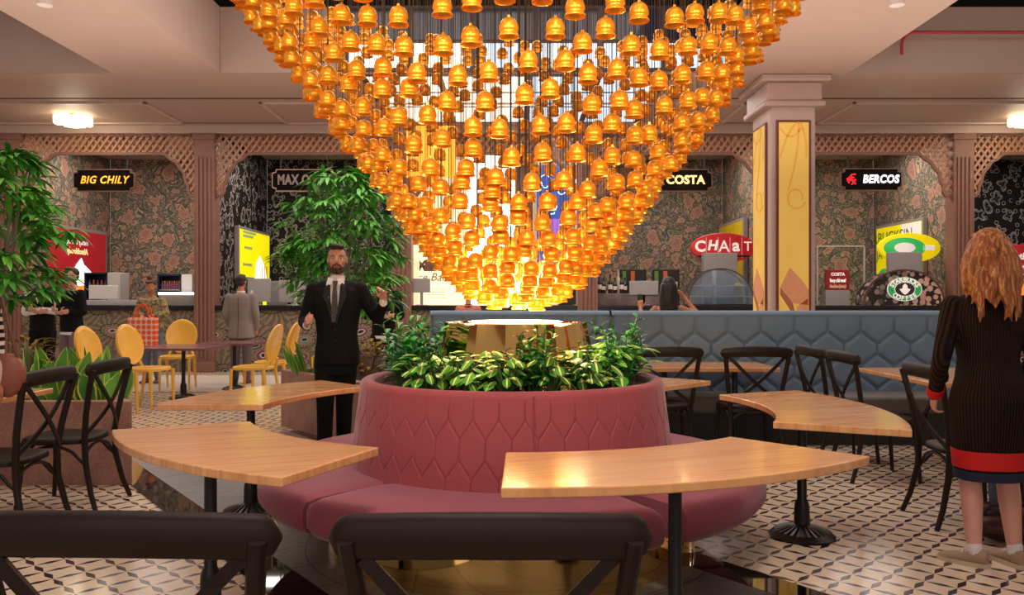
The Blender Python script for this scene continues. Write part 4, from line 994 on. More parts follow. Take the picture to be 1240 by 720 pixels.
def beandome(t, w, h, arc):
    mb = MB(); mb.prism(arc, -.2, .2); mb.v = [(p[0], p[2], p[1]) for p in mb.v]; mb.build('printed_front', CB, t, smooth=False)
    mb = MB(); mb.strip([(x*1.01, -.2, z*1.01) for x, z in arc], (0,1,0), .03, .05); mb.build('frame', plain('brown_case_frame', '5a3a2c', .4), t, smooth=False)
    z0 = h*.46; n = 40; W_ = w*.44; H_ = h*.34
    for nm, f0, m, y in (('emblem_rim', 1.0, WHP, -.215), ('emblem_ring', .95, Mat('emblem_green','1f8a50',.5,emit='1f8a50',es=.5).m, -.22), ('emblem_inner_rim', .60, WHP, -.225), ('emblem_centre', .56, plain('emblem_dark','2a2a2a',.5), -.23)):
        mb = MB(); mb.rings([[(W_*f0*cos(2*pi*i/n), y+q, z0+H_*f0*sin(2*pi*i/n)) for i in range(n)] for q in (.01, 0)]); mb.build(nm, m, t, smooth=False)
    mb = MB(); mb.prism([(-.06,-.09),(-.13,.0),(-.06,.02),(-.05,.09),(0,.13),(.05,.09),(.06,.02),(.13,.0),(.06,-.09),(0,-.13)], 0, .004); mb.v = [(p[0]*.8, -.231-p[2], z0+p[1]*.8) for p in mb.v]; mb.build('emblem_figure', WHP, t, smooth=False)
    for s, a0, a1, up in (('STARBUCKS', 158, 22, 1), ('COFFEE', 222, 318, 0)):
        for i, ch in enumerate(s):
            a = radians(a0+(a1-a0)*i/(len(s)-1)); f = .775
            rr = (a-pi/2) if up else (a+pi/2-2*pi)
            text(ch, .115, WHP, t, loc=(W_*f*cos(a), -.226, z0+H_*f*sin(a)), rot=(pi/2, 0, 0), offset=.004, ext=.002).rotation_euler = (pi/2, -rr*.8, 0)
dome('round-topped case printed with coffee beans and green ring emblem', 1047, 1143, 327, 15.32, None, beandome)
# small red sign stand and metal frame
t, w, h, d = boxthing('counter_sign', 'small red counter sign on grey stand right of the column', 'sign', 1000, 1029, 326, 351, 15.6, .05, plain('deep_red_sign', '8e1620', .4), zbot=None)
text('COSTA', .08, WHP, t, loc=(0,-.03,h*.76), offset=.003); text('Fancy a fab treat?', .09, WHP, t, loc=(0,-.03,h*.46), offset=.005, sx=.48); text('Absobloodylutely!', .09, plain('peach_print','f0b890',.5), t, loc=(0,-.03,h*.18), offset=.004, sx=.48)
MB().b2(-w/2, w/2, -.02, .15, CT-t.location.z, 0).build('stand', GREYM, t, smooth=False)
t = thing('metal_frame', 'thin pale metal frame standing on counter below white-lettered sign', 'frame', (W(1015,370,16.2).x, 16.2, 0))
a = W(990, 296, 16.2); b = W(1047, 296, 16.2); c = t.location.x
mb = MB(); mb.b2(a.x-c, b.x-c, 0, .04, a.z-.04, a.z-.015); mb.build('crossbar', WHITE, t, smooth=False)
for q in (a, b): MB().b2(q.x-c-.012, q.x-c+.012, 0, .04, CT, a.z-.04).build('upright', WHITE, t, smooth=False)
t, w, h, d = boxthing('lit_poster', 'red poster with white lettering in the far right niche', 'poster', 1203, 1252, 296, 362, 16.5, .08, REDP, zbot=CT+.005)
text('treat?', .17, WHP, t, loc=(.03,-.05,h*.80), offset=.008); text('lutely!', .17, WHP, t, loc=(.03,-.05,h*.62), offset=.008); MB().b2(-w*.1, w/2-.02, -.05, -.04, .05, h*.42).build('orange_print', ORP, t, smooth=False); MB().b2(0, .25, -.05, -.04, h*.5, h*.515).build('printed_line', WHP, t, smooth=False)
# bottles and menu cards, dark pedestal counter
t, w, h, d = boxthing('back_bar', 'speckled dark stone bar block under the bottle row', 'bar', 723, 800, 355, 370, 15.6, .5, m_granite('dark_speckled_stone', '3a2c28', '6a5550', '8c7a72'), zbot=CT)
BG = Mat('dark_bottle_glass', '241a14', .12, spec=.7).m; LB = plain('bottle_label', 'd8d0c8', .5)
def bottle(x, y, z, h, label, glass=BG, group=None):
    t = thing('wine_bottle', label, 'bottle', (x, y, z), group=group); r = .042
    MB().lathe([(r*.9,0),(r,.01),(r,h*.55),(r*.85,h*.63),(r*.38,h*.72),(r*.36,h*.95),(r*.42,h*.96),(r*.42,h)], 16).build('glass', glass, t)
    MB().lathe([(r+.002,h*.22),(r+.002,h*.46)], 16, caps=False).build('label', LB, t); return t
zb0 = CT+(W(0,355,15.6).z-CT)
for k, px in enumerate((726, 731, 739, 745, 753, 757)):
    bottle(W(px,350,15.75).x, 15.75+.05*(k%2), W(0,355,15.6).z+.001, .36 if k % 2 == 0 else .30, 'dark wine bottle on the speckled bar, '+['first from the pillar','second from the pillar','third from the pillar','fourth from the pillar','fifth from the pillar, by the monitor','sixth, closest to the monitor'][k])
t = bottle(W(749,340,15.9).x, 15.95, W(0,355,15.6).z+.001, .46, 'tallest pale-necked bottle standing in the bottle row', plain('pale_bottle','c9c0a8',.3))
for px0, px1, lb in ((751,783,'left'),(790,823,'right')):
    t, w, h, d = boxthing('menu_screen', 'dark menu board with green and orange stripes behind woman, '+lb+' of the pair', 'menu board', px0, px1, 326, 356, 16.3, .05, DARKM, zbot=CT)
    MB().b2(-w*.42, -w*.28, -.03, -.02, h*.45, h*.95).build('green_stripe', plain('leaf_print','5a8a30',.5), t, smooth=False); MB().b2(-w*.1, w*.05, -.03, -.02, h*.5, h*.95).build('orange_stripe', plain('carrot_print','c8602a',.5), t, smooth=False); MB().b2(w*.12, w*.42, -.03, -.02, h*.35, h*.65).build('white_print', WHITE, t, smooth=False)
# left niche: drinks fridges, lit display, countertop ledge
def fridge(label, px0, px1, py0, py1, px2, d=16.2, n=8):
    a = W(px0, py0, d); b = W(px1, py1, d); c = W(px2, py1, d); t = thing('drinks_fridge', label, 'fridge', ((a.x+b.x)/2, d, CT)); w = (b.x-a.x)/2; h = a.z-CT
    mb = MB(); mb.b2(-w, w, .25, .3, 0, h); mb.b2(-w, -w+.03, -.1, .3, 0, h); mb.b2(w-.03, w, -.1, .3, 0, h); mb.b2(-w, w, -.1, .3, h-.03, h); mb.b2(-w, w, -.1, .3, 0, .03)
    mb.build('cabinet', plain('navy_fridge_lining', '1b2238', .4), t, smooth=False)
    MB().b2(w, c.x-(a.x+b.x)/2, -.1, .3, 0, h).build('side_unit', WHITE, t, smooth=False, bevel=.01)
    for k, z in enumerate((.03, h*.5)):
        if k: MB().b2(-w+.03, w-.03, -.08, .25, z-.012, z).build('shelf', WHITE, t, smooth=False)
        for q in range(n):
            x = -w+.07+(2*w-.14)*q/(n-1); tt = thing('drink_bottle', ('small orange-capped' if q % 2 else 'small red-capped')+' drink bottle on '+('lower' if k == 0 else 'upper')+' fridge shelf, '+label.split(',')[-1].strip(), 'bottle', (t.location.x+x, d-.02, CT+z+.002), group='bottles in '+label.split(',')[-1].strip()+(' fridge, orange' if q%2 else ' fridge, red')+(' lower' if k==0 else ' upper'))
            hh = min(.17, h*.40); MB().lathe([(.024,0),(.026,.01),(.026,hh*.6),(.010,hh*.82)], 10).build('glass', plain('juice_bottle', '8a3a2a' if q % 2 else '5a4a7a', .3), tt)
            MB().lathe([(.012,hh*.8),(.012,hh)], 8).build('cap', plain('bottle_cap', 'd07830' if q % 2 else 'b03030', .4), tt)
fridge('open drinks fridge of coloured bottles, behind woman with dotted bag', 193, 222, 332, 362, 235)
fridge('open drinks fridge with packets, beside white monitor', 105, 133, 330, 362, 148, n=5)
t, w, h, d = boxthing('lit_display_case', 'white glowing strip display case right of the woman with dotted bag', 'display case', 192, 236, 356, 370, 15.5, .4, plain('case_glass_grey', '8a8078', .2), zbot=CT)
MB().b2(-w/2, w/2, -.22, .2, h-.01, h+.035).build('light_strip', glow('case_strip', 'ffffff', 3), t, smooth=False)
boxthing('counter_ledge', 'long pale grey ledge on counter beneath the white monitor', 'ledge', 60, 170, 363, 370, 15.35, .3, plain('pale_ledge', '9c9896', .3), zbot=CT)
t, w, h, d = boxthing('equipment_rack', 'dark kitchen equipment shelf behind grey monitors', 'shelf', 322, 345, 340, 366, 16.2, .2, GREYM, zbot=CT)
t = thing('card_stand', 'tiny yellow glowing card on black counter edge', 'card', (W(322,366,15.5).x, 15.42, CT)); MB().b2(-.035,.035,-.005,.005,0,.07).build('card', YL, t, smooth=False); MB().b2(-.04,.04,-.02,.02,0,.008).build('foot', DARKM, t, smooth=False)
for px, w_ in ((302,'left one'),(358,'right one')):
    t = thing('chair_back_panel', 'curved pale panel leaning on counter, '+w_, 'panel', (W(px,366,15.48).x, 15.46, CT)); MB().tube([(0,0,.02),(.02,0,.15),(.06,0,.28)], [.03,.035,.02], 10, flat=.4).build('panel', WHITE, t); MB().b2(-.05,.05,-.04,.04,0,.02).build('foot', WHITE, t, smooth=False)
# middle niche
ICEM = glow('cream_board', 'ffeec4', .85)
t, w, h, d = boxthing('menu_board', 'cream glowing menu board with brown lettering left of chandelier tip', 'menu board', 500, 566, 300, 370, 17.6, .06, ICEM, zbot=CT)
INKB = plain('brown_ink', '5a4032', .5); text('Milk', .30, INKB, t, loc=(-.25,-.04,h*.68), offset=.02); text('Ice Bar', .24, INKB, t, loc=(-.22,-.04,h*.48), shear=.3)
for k in range(4): MB().b2(-.3, .15, -.035, -.03, h*.12+k*.06, h*.12+k*.06+.008).build('printed_line', INKB, t, smooth=False)
def panel_thing(name, label, cat, px0, px1, py0, py1, d, mat, depth=.06): return boxthing(name, label, cat, px0, px1, py0, py1, d, depth, mat)
panel_thing('light_panel', 'tall white light panel glowing behind the chandelier', 'light panel', 566, 622, 172, 368, 18.2, glow('white_light_panel', 'fff6ea', 2.4))
panel_thing('partition_post', 'dark brown post between white panel and blue screen', 'post', 624, 645, 172, 368, 18.2, plain('brown_post', '5a3a2e', .5), .3)
t, w, h, d = panel_thing('neon_screen', 'dark blue screen with pale neon drawings seen through the bells', 'screen', 650, 693, 200, 330, 17.6, Mat('blue_screen', '1c3f88', .3, emit='1c4a98', es=.7).m)
NEO = glow('neon_line', 'a8e0ff', 3); mb = MB()
for cx_, cz, s in ((-.2,h*.85,.1),(.15,h*.8,.12),(-.05,h*.6,.09)): mb.tube([(cx_+s*cos(a)*(1+.3*sin(3*a)), -.05, cz+s*1.4*sin(a)) for a in [k*.5 for k in range(12)]], .010, 6)
mb.build('neon_drawing', NEO, t); MB().b2(-w*.4, w*.2, -.04, -.03, h*.32, h*.5).build('violet_patch', glow('violet_glow', '7a50b0', .8), t, smooth=False)
t = panel_thing('orange_banner', 'orange glowing banner hanging left behind the chandelier', 'banner', 492, 552, 152, 215, 14.9, glow('orange_banner_glow', 'f59a1a', 1.0), .03)[0]
mb = MB(); mb.tube([(-.3,0,.9),(-.3,0,ZC-t.location.z)], .01, 6); mb.tube([(.3,0,.9),(.3,0,ZC-t.location.z)], .01, 6); mb.build('hanging_wire', DARKM, t)
panel_thing('shop_shelf', 'dark framed shelf unit at right of the middle niche', 'shelf', 676, 698, 335, 369, 16.2, DARKM, .3)
# ================================================================ PEOPLE
HAIRB = plain('dark_brown_hair', '2a1912', .6, var=.3, scale=30); HAIRK = plain('black_hair', '140d0b', .5, var=.3, scale=30)
_hr = Mat('auburn_hair', '8a4a20', .5, spec=.4); _g = _hr.xyz(_hr.coord()); _n = _hr.noise(_hr.vec(_g[0]*40, _g[1]*40, _g[2]*7), 1.6, 4, .6, .8)
_hr.set('Base Color', _hr.ramp(_n, [(.32, '6a3517'), (.5, '9c5829'), (.66, 'cf9556')])); _hr.bump(_n, .8, .01); HAIRR = _hr.m
BLKSUIT = plain('black_suit_wool', '0b0a0b', .8, var=.2, spec=.2); SHIRT = plain('white_shirt', 'd8d2d0', .7, var=.03); LIPS = plain('lips', '8f4a42', .5); EYEW = plain('eye_white', 'd8cfc8', .3); EYED = plain('eye_dark', '1a100c', .2)
def limb(mb, pts, rad, n=12):
    """closed capsule-ended limb"""
    pts = [Vector(p) for p in pts]; d0 = (pts[0]-pts[1]).normalized(); d1 = (pts[-1]-pts[-2]).normalized()
    r = list(rad); P = [pts[0]+d0*r[0]*.8, pts[0]+d0*r[0]*.5]+pts+[pts[-1]+d1*r[-1]*.5, pts[-1]+d1*r[-1]*.8]; R = [r[0]*.35, r[0]*.82]+r+[r[-1]*.82, r[-1]*.35]
    return mb.tube(P, R, n)
def smooth_path(pts, rad, k=4):
    pts = [Vector(p) for p in pts]; P = []; R = []; N = len(pts)
    for i in range(N-1):
        p0 = pts[max(i-1,0)]; p1 = pts[i]; p2 = pts[i+1]; p3 = pts[min(i+2,N-1)]
        for j in range(k):
            t = j/k; P.append(.5*((2*p1)+(p2-p0)*t+(2*p0-5*p1+4*p2-p3)*t*t+(3*p1-p0-3*p2+p3)*t**3)); R.append(rad[i]+(rad[i+1]-rad[i])*t)
    P.append(pts[-1]); R.append(rad[-1]); return P, R
def torso(mb, rg, n=24, cx=0):
    rg = [(rg[0][0]-.01, rg[0][1]*.6, rg[0][2]*.6, rg[0][3])]+list(rg)+[(rg[-1][0]+.012, rg[-1][1]*.6, rg[-1][2]*.6, rg[-1][3])]
    return mb.rings([[(cx+rx*(abs(cos(a))**.85)*(1 if cos(a) > 0 else -1), cy+ry*(abs(sin(a))**.85)*(1 if sin(a) > 0 else -1), z) for a in [2*pi*k/n for k in range(n)]] for z, rx, ry, cy in rg])
def hand(mb, wrist, d, pn, side, curl=.6, thumb_up=None, s=1.0):
    """palm + five bent fingers. d: pointing direction, pn: palm normal, side: thumb side direction"""
    w = Vector(wrist); d = Vector(d).normalized(); pn = Vector(pn); pn = (pn-d*pn.dot(d)).normalized(); sd = d.cross(pn).normalized()
    if sd.dot(Vector(side)) < 0: sd = -sd
    M = Matrix((sd, pn, d)).transposed()
    mb.ell(w+d*.048*s, (.042*s, .017*s, .052*s), 12, 8, M=M); limb(mb, [w-d*.02, w+d*.02], [.027*s, .026*s], 10)
    for k, (off, L) in enumerate(((.030,.072),(.010,.080),(-.010,.075),(-.029,.060))):
        p = w+d*.078*s+sd*off*s; pts = [p-d*.02*s, p]; a = 0; q = p
        for j, f in enumerate((.42,.33,.25)):
            a += curl*(.55+.12*k)*(1 if j == 0 else 1.25); dd = d*cos(a)+pn*sin(a)+sd*off*1.5; q = q+dd.normalized()*L*f*s; pts.append(q)
        limb(mb, pts, [.0095*s,.0095*s,.009*s,.0085*s,.0075*s], 8)
    p = w+d*.025*s+sd*.028*s; a1 = (sd*.8+d*.6+pn*.25).normalized(); a2 = (sd*.35+d*.85+pn*.5*curl).normalized()
    limb(mb, [p, p+a1*.035*s, p+a1*.035*s+a2*.028*s, p+a1*.035*s+a2*.05*s], [.013*s,.012*s,.010*s,.008*s], 8)
def head(mb, c, yaw=0, pitch=0, s=1.0, fem=False):
    c = Vector(c); M = Matrix.Rotation(yaw, 3, 'Z')@Matrix.Rotation(pitch, 3, 'X')
    def P(x, y, z): return c+M@Vector((x,y,z))*s
    def E(x, y, z, a, b, e, nu=14, nv=10): mb.ell(P(x,y,z), (a*s,b*s,e*s), nu, nv, M=M)
    E(0,.012,.035, .076,.095,.088, 20, 14); E(0,-.02,-.02, .066,.075,.085, 18, 12); E(0,-.042,-.072, .040 if fem else .046,.042,.036); E(0,-.012,-.055,.058,.066,.05)
    mb.tube([P(0,-.088,.022),P(0,-.104,-.012),P(0,-.100,-.020)], [.009*s,.014*s,.012*s], 10); E(-.011,-.096,-.018,.009,.010,.008); E(.011,-.096,-.018,.009,.010,.008)
    E(0,-.086,-.045,.022,.010,.008); E(0,-.084,-.055,.019,.011,.008)
    for q in (-1, 1): E(q*.077,.012,-.003,.010,.019,.031); E(q*.033,-.082,.030,.024,.010,.007); E(q*.042,-.066,-.012,.022,.02,.022)
    return P, M
def eyes(t, P, M, s=1.0, lips=True):
    mb = MB(); 
    for q in (-1, 1): mb.ell(P(q*.031,-.083,.010), (.0125*s,.009*s,.0075*s), 10, 7, M=M)
    e = mb.build('eyes', EYEW, t); mb = MB()
    for q in (-1, 1): mb.ell(P(q*.031,-.0905,.010), (.0058*s,.003*s,.006*s), 8, 6, M=M)
    mb.build('iris', EYED, e)
    if lips: mb = MB(); mb.ell(P(0,-.0925,-.046), (.021*s,.006*s,.0045*s), 10, 6, M=M); mb.ell(P(0,-.091,-.0545), (.018*s,.007*s,.0055*s), 10, 6, M=M); mb.build('lips', LIPS, t)
    return e
def brows(t, P, mat, s=1.0):
    mb = MB()
    for q in (-1, 1): mb.tube([P(q*.016,-.0925,.031), P(q*.034,-.093,.037), P(q*.052,-.080,.031)], [.004*s,.005*s,.003*s], 6)
    return mb.build('eyebrows', mat, t)
def hair_cap(mb, P, M, s=1.0, front=.02, low=-.02):
    mb.ell(P(0,.034,.056), (.081*s,.088*s,.082*s), 20, 12, M=M); mb.ell(P(0,.062,.0), (.072*s,.05*s,.06*s), 14, 9, M=M)
    mb.ell(P(0,-.038,.112), (.060*s,.048*s,.026*s), 14, 8, M=M)
def legs_pts(hip, knee, ank): return [hip, knee, ank]
LEG_R = [.088,.075,.055,.052,.036]
def leg(mb, hip, knee, ank, k=1.0, r=None):
    h, n, a = Vector(hip), Vector(knee), Vector(ank)
    P, R = smooth_path([h, h.lerp(n,.5), n, n.lerp(a,.35), a], [q*k for q in (r or LEG_R)], 4); limb(mb, P, R, 14)
def arm(mb, sh, el, wr, k=1.0, r=(.050,.044,.037,.036,.026)):
    h, n, a = Vector(sh), Vector(el), Vector(wr); P, R = smooth_path([h, h.lerp(n,.5), n, n.lerp(a,.35), a], [q*k for q in r], 4); limb(mb, P, R, 12)
def shoe(mb, ank, yaw, s=1.0, heel=0):
    a = Vector(ank); M = Matrix.Rotation(yaw, 3, 'Z'); f = lambda x, y, z: a.xy.to_3d()+M@Vector((x,y,z))*s
    mb.rings([[f(rx*cos(t)+0, -y0+0, .0+z0+rz*sin(t)) for t in [2*pi*k/14 for k in range(14)]] for y0, rx, z0, rz in ((-.075,.012,.045,.03),(-.065,.034,.05,.045),(-.02,.040,.055,.052),(.04,.040,.045,.042),(.10,.046,.034,.032),(.155,.044,.027,.025),(.185,.03,.024,.018),(.198,.01,.022,.01))])
    return f
def shoe_part(a, yaw, mat, t):
    mb = MB(); shoe(mb, a, yaw); return mb.build('shoe', mat, t)
def sole(mb, ank, yaw, s=1.0):
    a = Vector(ank); M = Matrix.Rotation(yaw, 3, 'Z'); P = [(.0,-.205),(.03,-.19),(.048,-.14),(.048,-.06),(.040,.02),(.036,.065),(0,.085),(-.036,.065),(-.040,.02),(-.048,-.06),(-.048,-.14),(-.03,-.19)]
    mb.prism([tuple((a+M@Vector((x*s,y*s,0))).xy) for x, y in P][::-1], 0, .022)
T_M = [(.86,.150,.105,.01),(.95,.165,.115,.01),(1.08,.145,.10,0),(1.22,.160,.110,0),(1.34,.178,.115,0),(1.42,.172,.10,.005),(1.47,.12,.078,.01),(1.50,.07,.06,.012)]
T_F = [(.84,.165,.115,.015),(.93,.172,.12,.015),(1.07,.128,.09,0),(1.20,.142,.10,-.005),(1.30,.155,.115,-.01),(1.40,.150,.09,0),(1.45,.105,.07,.01),(1.48,.06,.055,.012)]
def scale_root(t, H, base=1.80): s = H/base; t.scale = (s,s,s)
# --- man in black suit ------------------------------------------------------
t = thing('person', 'bearded man in black suit, white shirt and grey tie, gesturing with both hands', 'person', (-1.47, 6.95, 0), radians(4)); scale_root(t, 1.80)
RS, RE, RW = (-.185,0,1.435), (-.27,.0,1.17), (-.22,-.20,1.13)      # his right (picture left)
LS, LE, LW = (.185,0,1.435), (.33,-.02,1.20), (.40,-.20,1.33)
mb = MB(); torso(mb, T_M); limb(mb, [(0,.012,1.46),(0,.0,1.57)], [.056,.054]); P, M = head(mb, (0,-.008,1.672), yaw=radians(6), pitch=radians(-2))
arm(mb, RS, RE, RW); arm(mb, LS, LE, LW); hand(mb, RW, (.1,-.6,.45), (1,.1,.2), (-.2,-.2,1), 1.15); hand(mb, LW, (.05,-.35,1), (-.6,-.8,.1), (-1,0,.3), .7)
for q in (-1, 1): leg(mb, (.083*q-.01,.01,.88), (.072*q-.02,-.005+.05*q,.5), (.066*q-.03,.02+.09*q,.1))
remesh(mb, .0065, 'body', SKIN, t)
eyes(t, P, M); brows(t, P, HAIRB)
mb = MB(); hair_cap(mb, P, M); mb.ell(P(-.02,-.05,.118), (.05,.05,.026), 12, 8, M=M); remesh(mb, .006, 'hair', HAIRB, t, 1)
mb = MB(); 
for q in (-1, 1): mb.tube([P(q*.070,-.01,-.02), P(q*.064,-.035,-.058), P(q*.040,-.068,-.090), P(0,-.082,-.100)], [.010,.016,.018,.018], 10)
mb.tube([P(-.034,-.078,-.075), P(-.030,-.090,-.045), P(0,-.098,-.034), P(.030,-.090,-.045), P(.034,-.078,-.075)], [.010,.006,.006,.006,.010], 8); mb.ell(P(0,-.082,-.078), (.026,.014,.018), 10, 8, M=M)
mb.build('beard', plain('short_beard', '3a231a', .8, var=.3, scale=60), t)
mb = MB(); torso(mb, [(.80,.188,.135,.005),(.90,.188,.138,.005),(1.05,.168,.125,0),(1.2,.186,.135,0),(1.34,.205,.135,0),(1.42,.205,.118,.005),(1.475,.15,.088,.01),(1.50,.095,.072,.012)], 28)
arm(mb, RS, RE, Vector(RW)+Vector((-.005,.04,.0)), 1.0, (.072,.064,.056,.052,.044)); arm(mb, LS, LE, Vector(LW)+Vector((0,.03,-.03)), 1.0, (.072,.064,.056,.052,.044)); limb(mb, [(-.12,.0,1.44),(.12,0,1.44)], [.07,.07])
remesh(mb, .010, 'suit_jacket', BLKSUIT, t)
mb = MB(); mb.add([(-.075,-.118,1.475),(.075,-.118,1.475),(.050,-.150,1.36),(.010,-.152,1.20),(-.010,-.152,1.20),(-.050,-.150,1.36),(-.05,-.05,1.535),(.05,-.05,1.535),(0,-.13,1.3),(0,-.11,1.47)], [(5,0,9,8),(9,1,2,8),(5,8,4),(8,2,3),(8,3,4),(0,6,9),(9,7,1),(6,7,9)])
mb.build('shirt', SHIRT, t)
mb = MB(); mb.lathe([(.060,-.03),(.066,.0),(.060,.035),(.056,.035),(.058,0)], 20, (0,.0,1.515)); mb.build('collar', SHIRT, t)
mb = MB()
for q in (-1, 1): mb.add([(q*.012,-.118,1.515),(q*.062,-.085,1.535),(q*.075,-.115,1.48),(q*.035,-.135,1.465)], [(0,1,2,3)])
mb.build('collar_point', SHIRT, t, smooth=False)
mb = MB(); mb.strip([(0,-.128,1.497),(0,-.142,1.465)], (0,1,0), [.040,.026], .022); mb.strip([(0,-.146,1.468),(0,-.160,1.38),(0,-.162,1.25),(0,-.158,1.16)], (0,1,0), [.026,.040,.052,.05], .010); mb.build('tie', m_check('grey_tie', '3a3538', '6b6265', 200), t)
mb = MB()
for q in (-1, 1):
    mb.add([(q*.070,-.085,1.50),(q*.085,-.130,1.44),(q*.098,-.150,1.37),(q*.076,-.157,1.33),(q*.014,-.161,1.15),(q*.002,-.159,1.14),(q*.034,-.156,1.33),(q*.042,-.130,1.47)], [(0,1,6,7),(1,2,3,6),(6,3,4,5)])
sol = mb.build('lapel', plain('black_lapel', '0c0b0c', .8), t, smooth=False); m_ = sol.modifiers.new('s', 'SOLIDIFY'); m_.thickness = .008
mb = MB(); 
for z in (1.09, 1.0): mb.ell((.0,-.150,z), (.010,.006,.010), 10, 6)
mb.build('button', IRON, t)
mb = MB(); torso(mb, [(.72,.165,.12,.005),(.86,.168,.125,.01),(.96,.165,.12,.01)]); 
for q in (-1, 1): leg(mb, (.083*q-.01,.01,.84), (.072*q-.02,-.005+.05*q,.5), (.066*q-.03,.02+.09*q,.08), 1, (.102,.092,.074,.068,.060))
remesh(mb, .010, 'trousers', BLKSUIT, t)
for q in (-1, 1): mb = MB(); shoe(mb, (.066*q-.03,.02+.09*q,0), q*.2); mb.build('shoe', plain('black_leather', '0e0c0b', .25), t)
mb = MB(); limb(mb, [Vector(RW)+Vector((0,.02,0)), Vector(RW)+Vector((.002,-.004,.006))], [.034,.034]); limb(mb, [Vector(LW)+Vector((0,.01,-.015)), Vector(LW)+Vector((0,-.0,.004))], [.033,.033]); mb.build('shirt_cuff', SHIRT, t)
# --- red-haired woman seen from behind ---------------------------------------
t = thing('person', 'woman with long wavy red hair in dark ribbed dress with red hem, from behind', 'person', (2.42, 4.20, 0), radians(172)); scale_root(t, 1.70, 1.80)
LS, LE, LW = (.175,.0,1.40), (.245,.035,1.12), (.235,-.10,.90); RS, RE, RW = (-.175,.0,1.40), (-.225,.02,1.12), (-.20,-.12,.92)
mb = MB(); torso(mb, T_F); limb(mb, [(0,.012,1.44),(0,.0,1.56)], [.048,.046]); P, M = head(mb, (0,-.008,1.665), fem=True, pitch=radians(8))
arm(mb, LS, LE, LW, .9); arm(mb, RS, RE, RW, .9); hand(mb, LW, (.0,-.35,-1), (-1,0,0), (0,-1,0), .7, s=.92); hand(mb, RW, (.1,-.5,-1), (1,0,0), (0,-1,0), .7, s=.92)
leg(mb, (.085,.01,.88), (.085,-.01,.48), (.075,.02,.08), 1, (.088,.078,.056,.056,.033)); leg(mb, (-.085,.01,.88), (-.11,-.03,.48), (-.135,-.0,.08), 1, (.088,.078,.056,.056,.033))
for x, y in ((.075,.02),(-.135,0)): limb(mb, [(x,y,.08),(x,y-.02,.045),(x,y-.12,.035)], [.035,.034,.028], 10)
remesh(mb, .0075, 'body', SKIN3, t); eyes(t, P, M)
RIB = m_rib()
mb = MB(); torso(mb, [(.47,.165,.125,.01),(.60,.178,.135,.012),(.75,.192,.145,.02),(.90,.196,.152,.025),(1.0,.168,.13,.018),(1.10,.150,.112,.0),(1.22,.165,.118,.0),(1.33,.182,.125,0),(1.41,.178,.108,.0),(1.455,.12,.08,.01),(1.485,.07,.062,.012)], 32)
arm(mb, LS, LE, LW, 1, (.062,.056,.048,.045,.037)); arm(mb, RS, RE, RW, 1, (.062,.056,.048,.045,.037))
remesh(mb, .0085, 'knit_dress', RIB, t)
for z0, z1, rx, m in ((.53,.625,.001,'red'),(.47,.515,.0,'navy')):
    mb = MB(); n = 48
    def ring(z, e): 
        f = (z-.47)/.28; rx_ = .165+.027*min(1,f)+e; ry_ = .125+.02*min(1,f)+e; return [(rx_*(abs(cos(a))**.85)*(1 if cos(a)>0 else -1), .012+ry_*(abs(sin(a))**.85)*(1 if sin(a)>0 else -1), z) for a in [2*pi*k/n for k in range(n)]]
    mb.rings([ring(z0-.005,-.01), ring(z0,.004), ring((z0+z1)/2,.006), ring(z1,.004), ring(z1+.005,-.01)], 0, True, False)
    mb.build('hem_band', plain('scarlet_knit', 'c81410', .8) if m == 'red' else plain('navy_knit', '161c38', .85), t)['label'] = 'scarlet hem band' if m == 'red' else 'navy hem edge'
for W_, E_ in ((LW, LE), (RW, RE)):
    w = Vector(W_); e = (Vector(E_)-w).normalized(); mb = MB(); mb.tube([w+e*.0, w+e*.045], [.043,.045], 14); mb.build('cuff', plain('scarlet_knit', 'c81410', .8), t)
# hair: cap plus falling locks
random.seed(9); mb = MB(); hair_cap(mb, P, M, 1.1); mb.ell(P(0,.05,-.02), (.088,.070,.12), 18, 12)
for k in range(46):
    a = radians(random.uniform(-15, 195)); r0 = .082; x = r0*cos(a); y = .03+r0*sin(a)*.95; L = random.uniform(.32, .44) if 40 < math.degrees(a) < 140 else random.uniform(.24,.34)
    pts = []; ph = random.uniform(0, 6); am = random.uniform(.008, .018)
    for j in range(12):
        u = j/11; sp = 1+.55*min(1,u*1.8); pts.append(P(x*sp*(.9 if j == 0 else 1)+am*sin(u*13+ph)*u**.5, y*(1+.25*min(1,u*2.2))+am*cos(u*11+ph)*.6, .06-L*u+(.02 if j == 0 else 0)))
    mb.tube(pts, [.016,.022,.024,.024,.024,.023,.022,.020,.018,.015,.010,.004], 8)
remesh(mb, .006, 'hair', HAIRR, t, 1)
mb = MB()
for s_ in (-1, 1):
    pts = [P(s_*.080,-.03,.05), P(s_*.088,.03,.035), P(s_*.075,.085,.02), P(s_*.03,.125,.008), P(0,.132,.0)]
    for w_ in range(2): mb.tube([q+Vector((0,0,.010*(1 if w_ else -1)*(1 if j % 2 else -1))) for j, q in enumerate(pts)], .013, 8)
mb.build('hair_twist', HAIRR, t)
CANV = plain('tan_sneaker', '9a7f66', .7); BSO = plain('beige_sole', 'b8a58e', .6); SOK = plain('pale_sock', 'd8cfd0', .8)
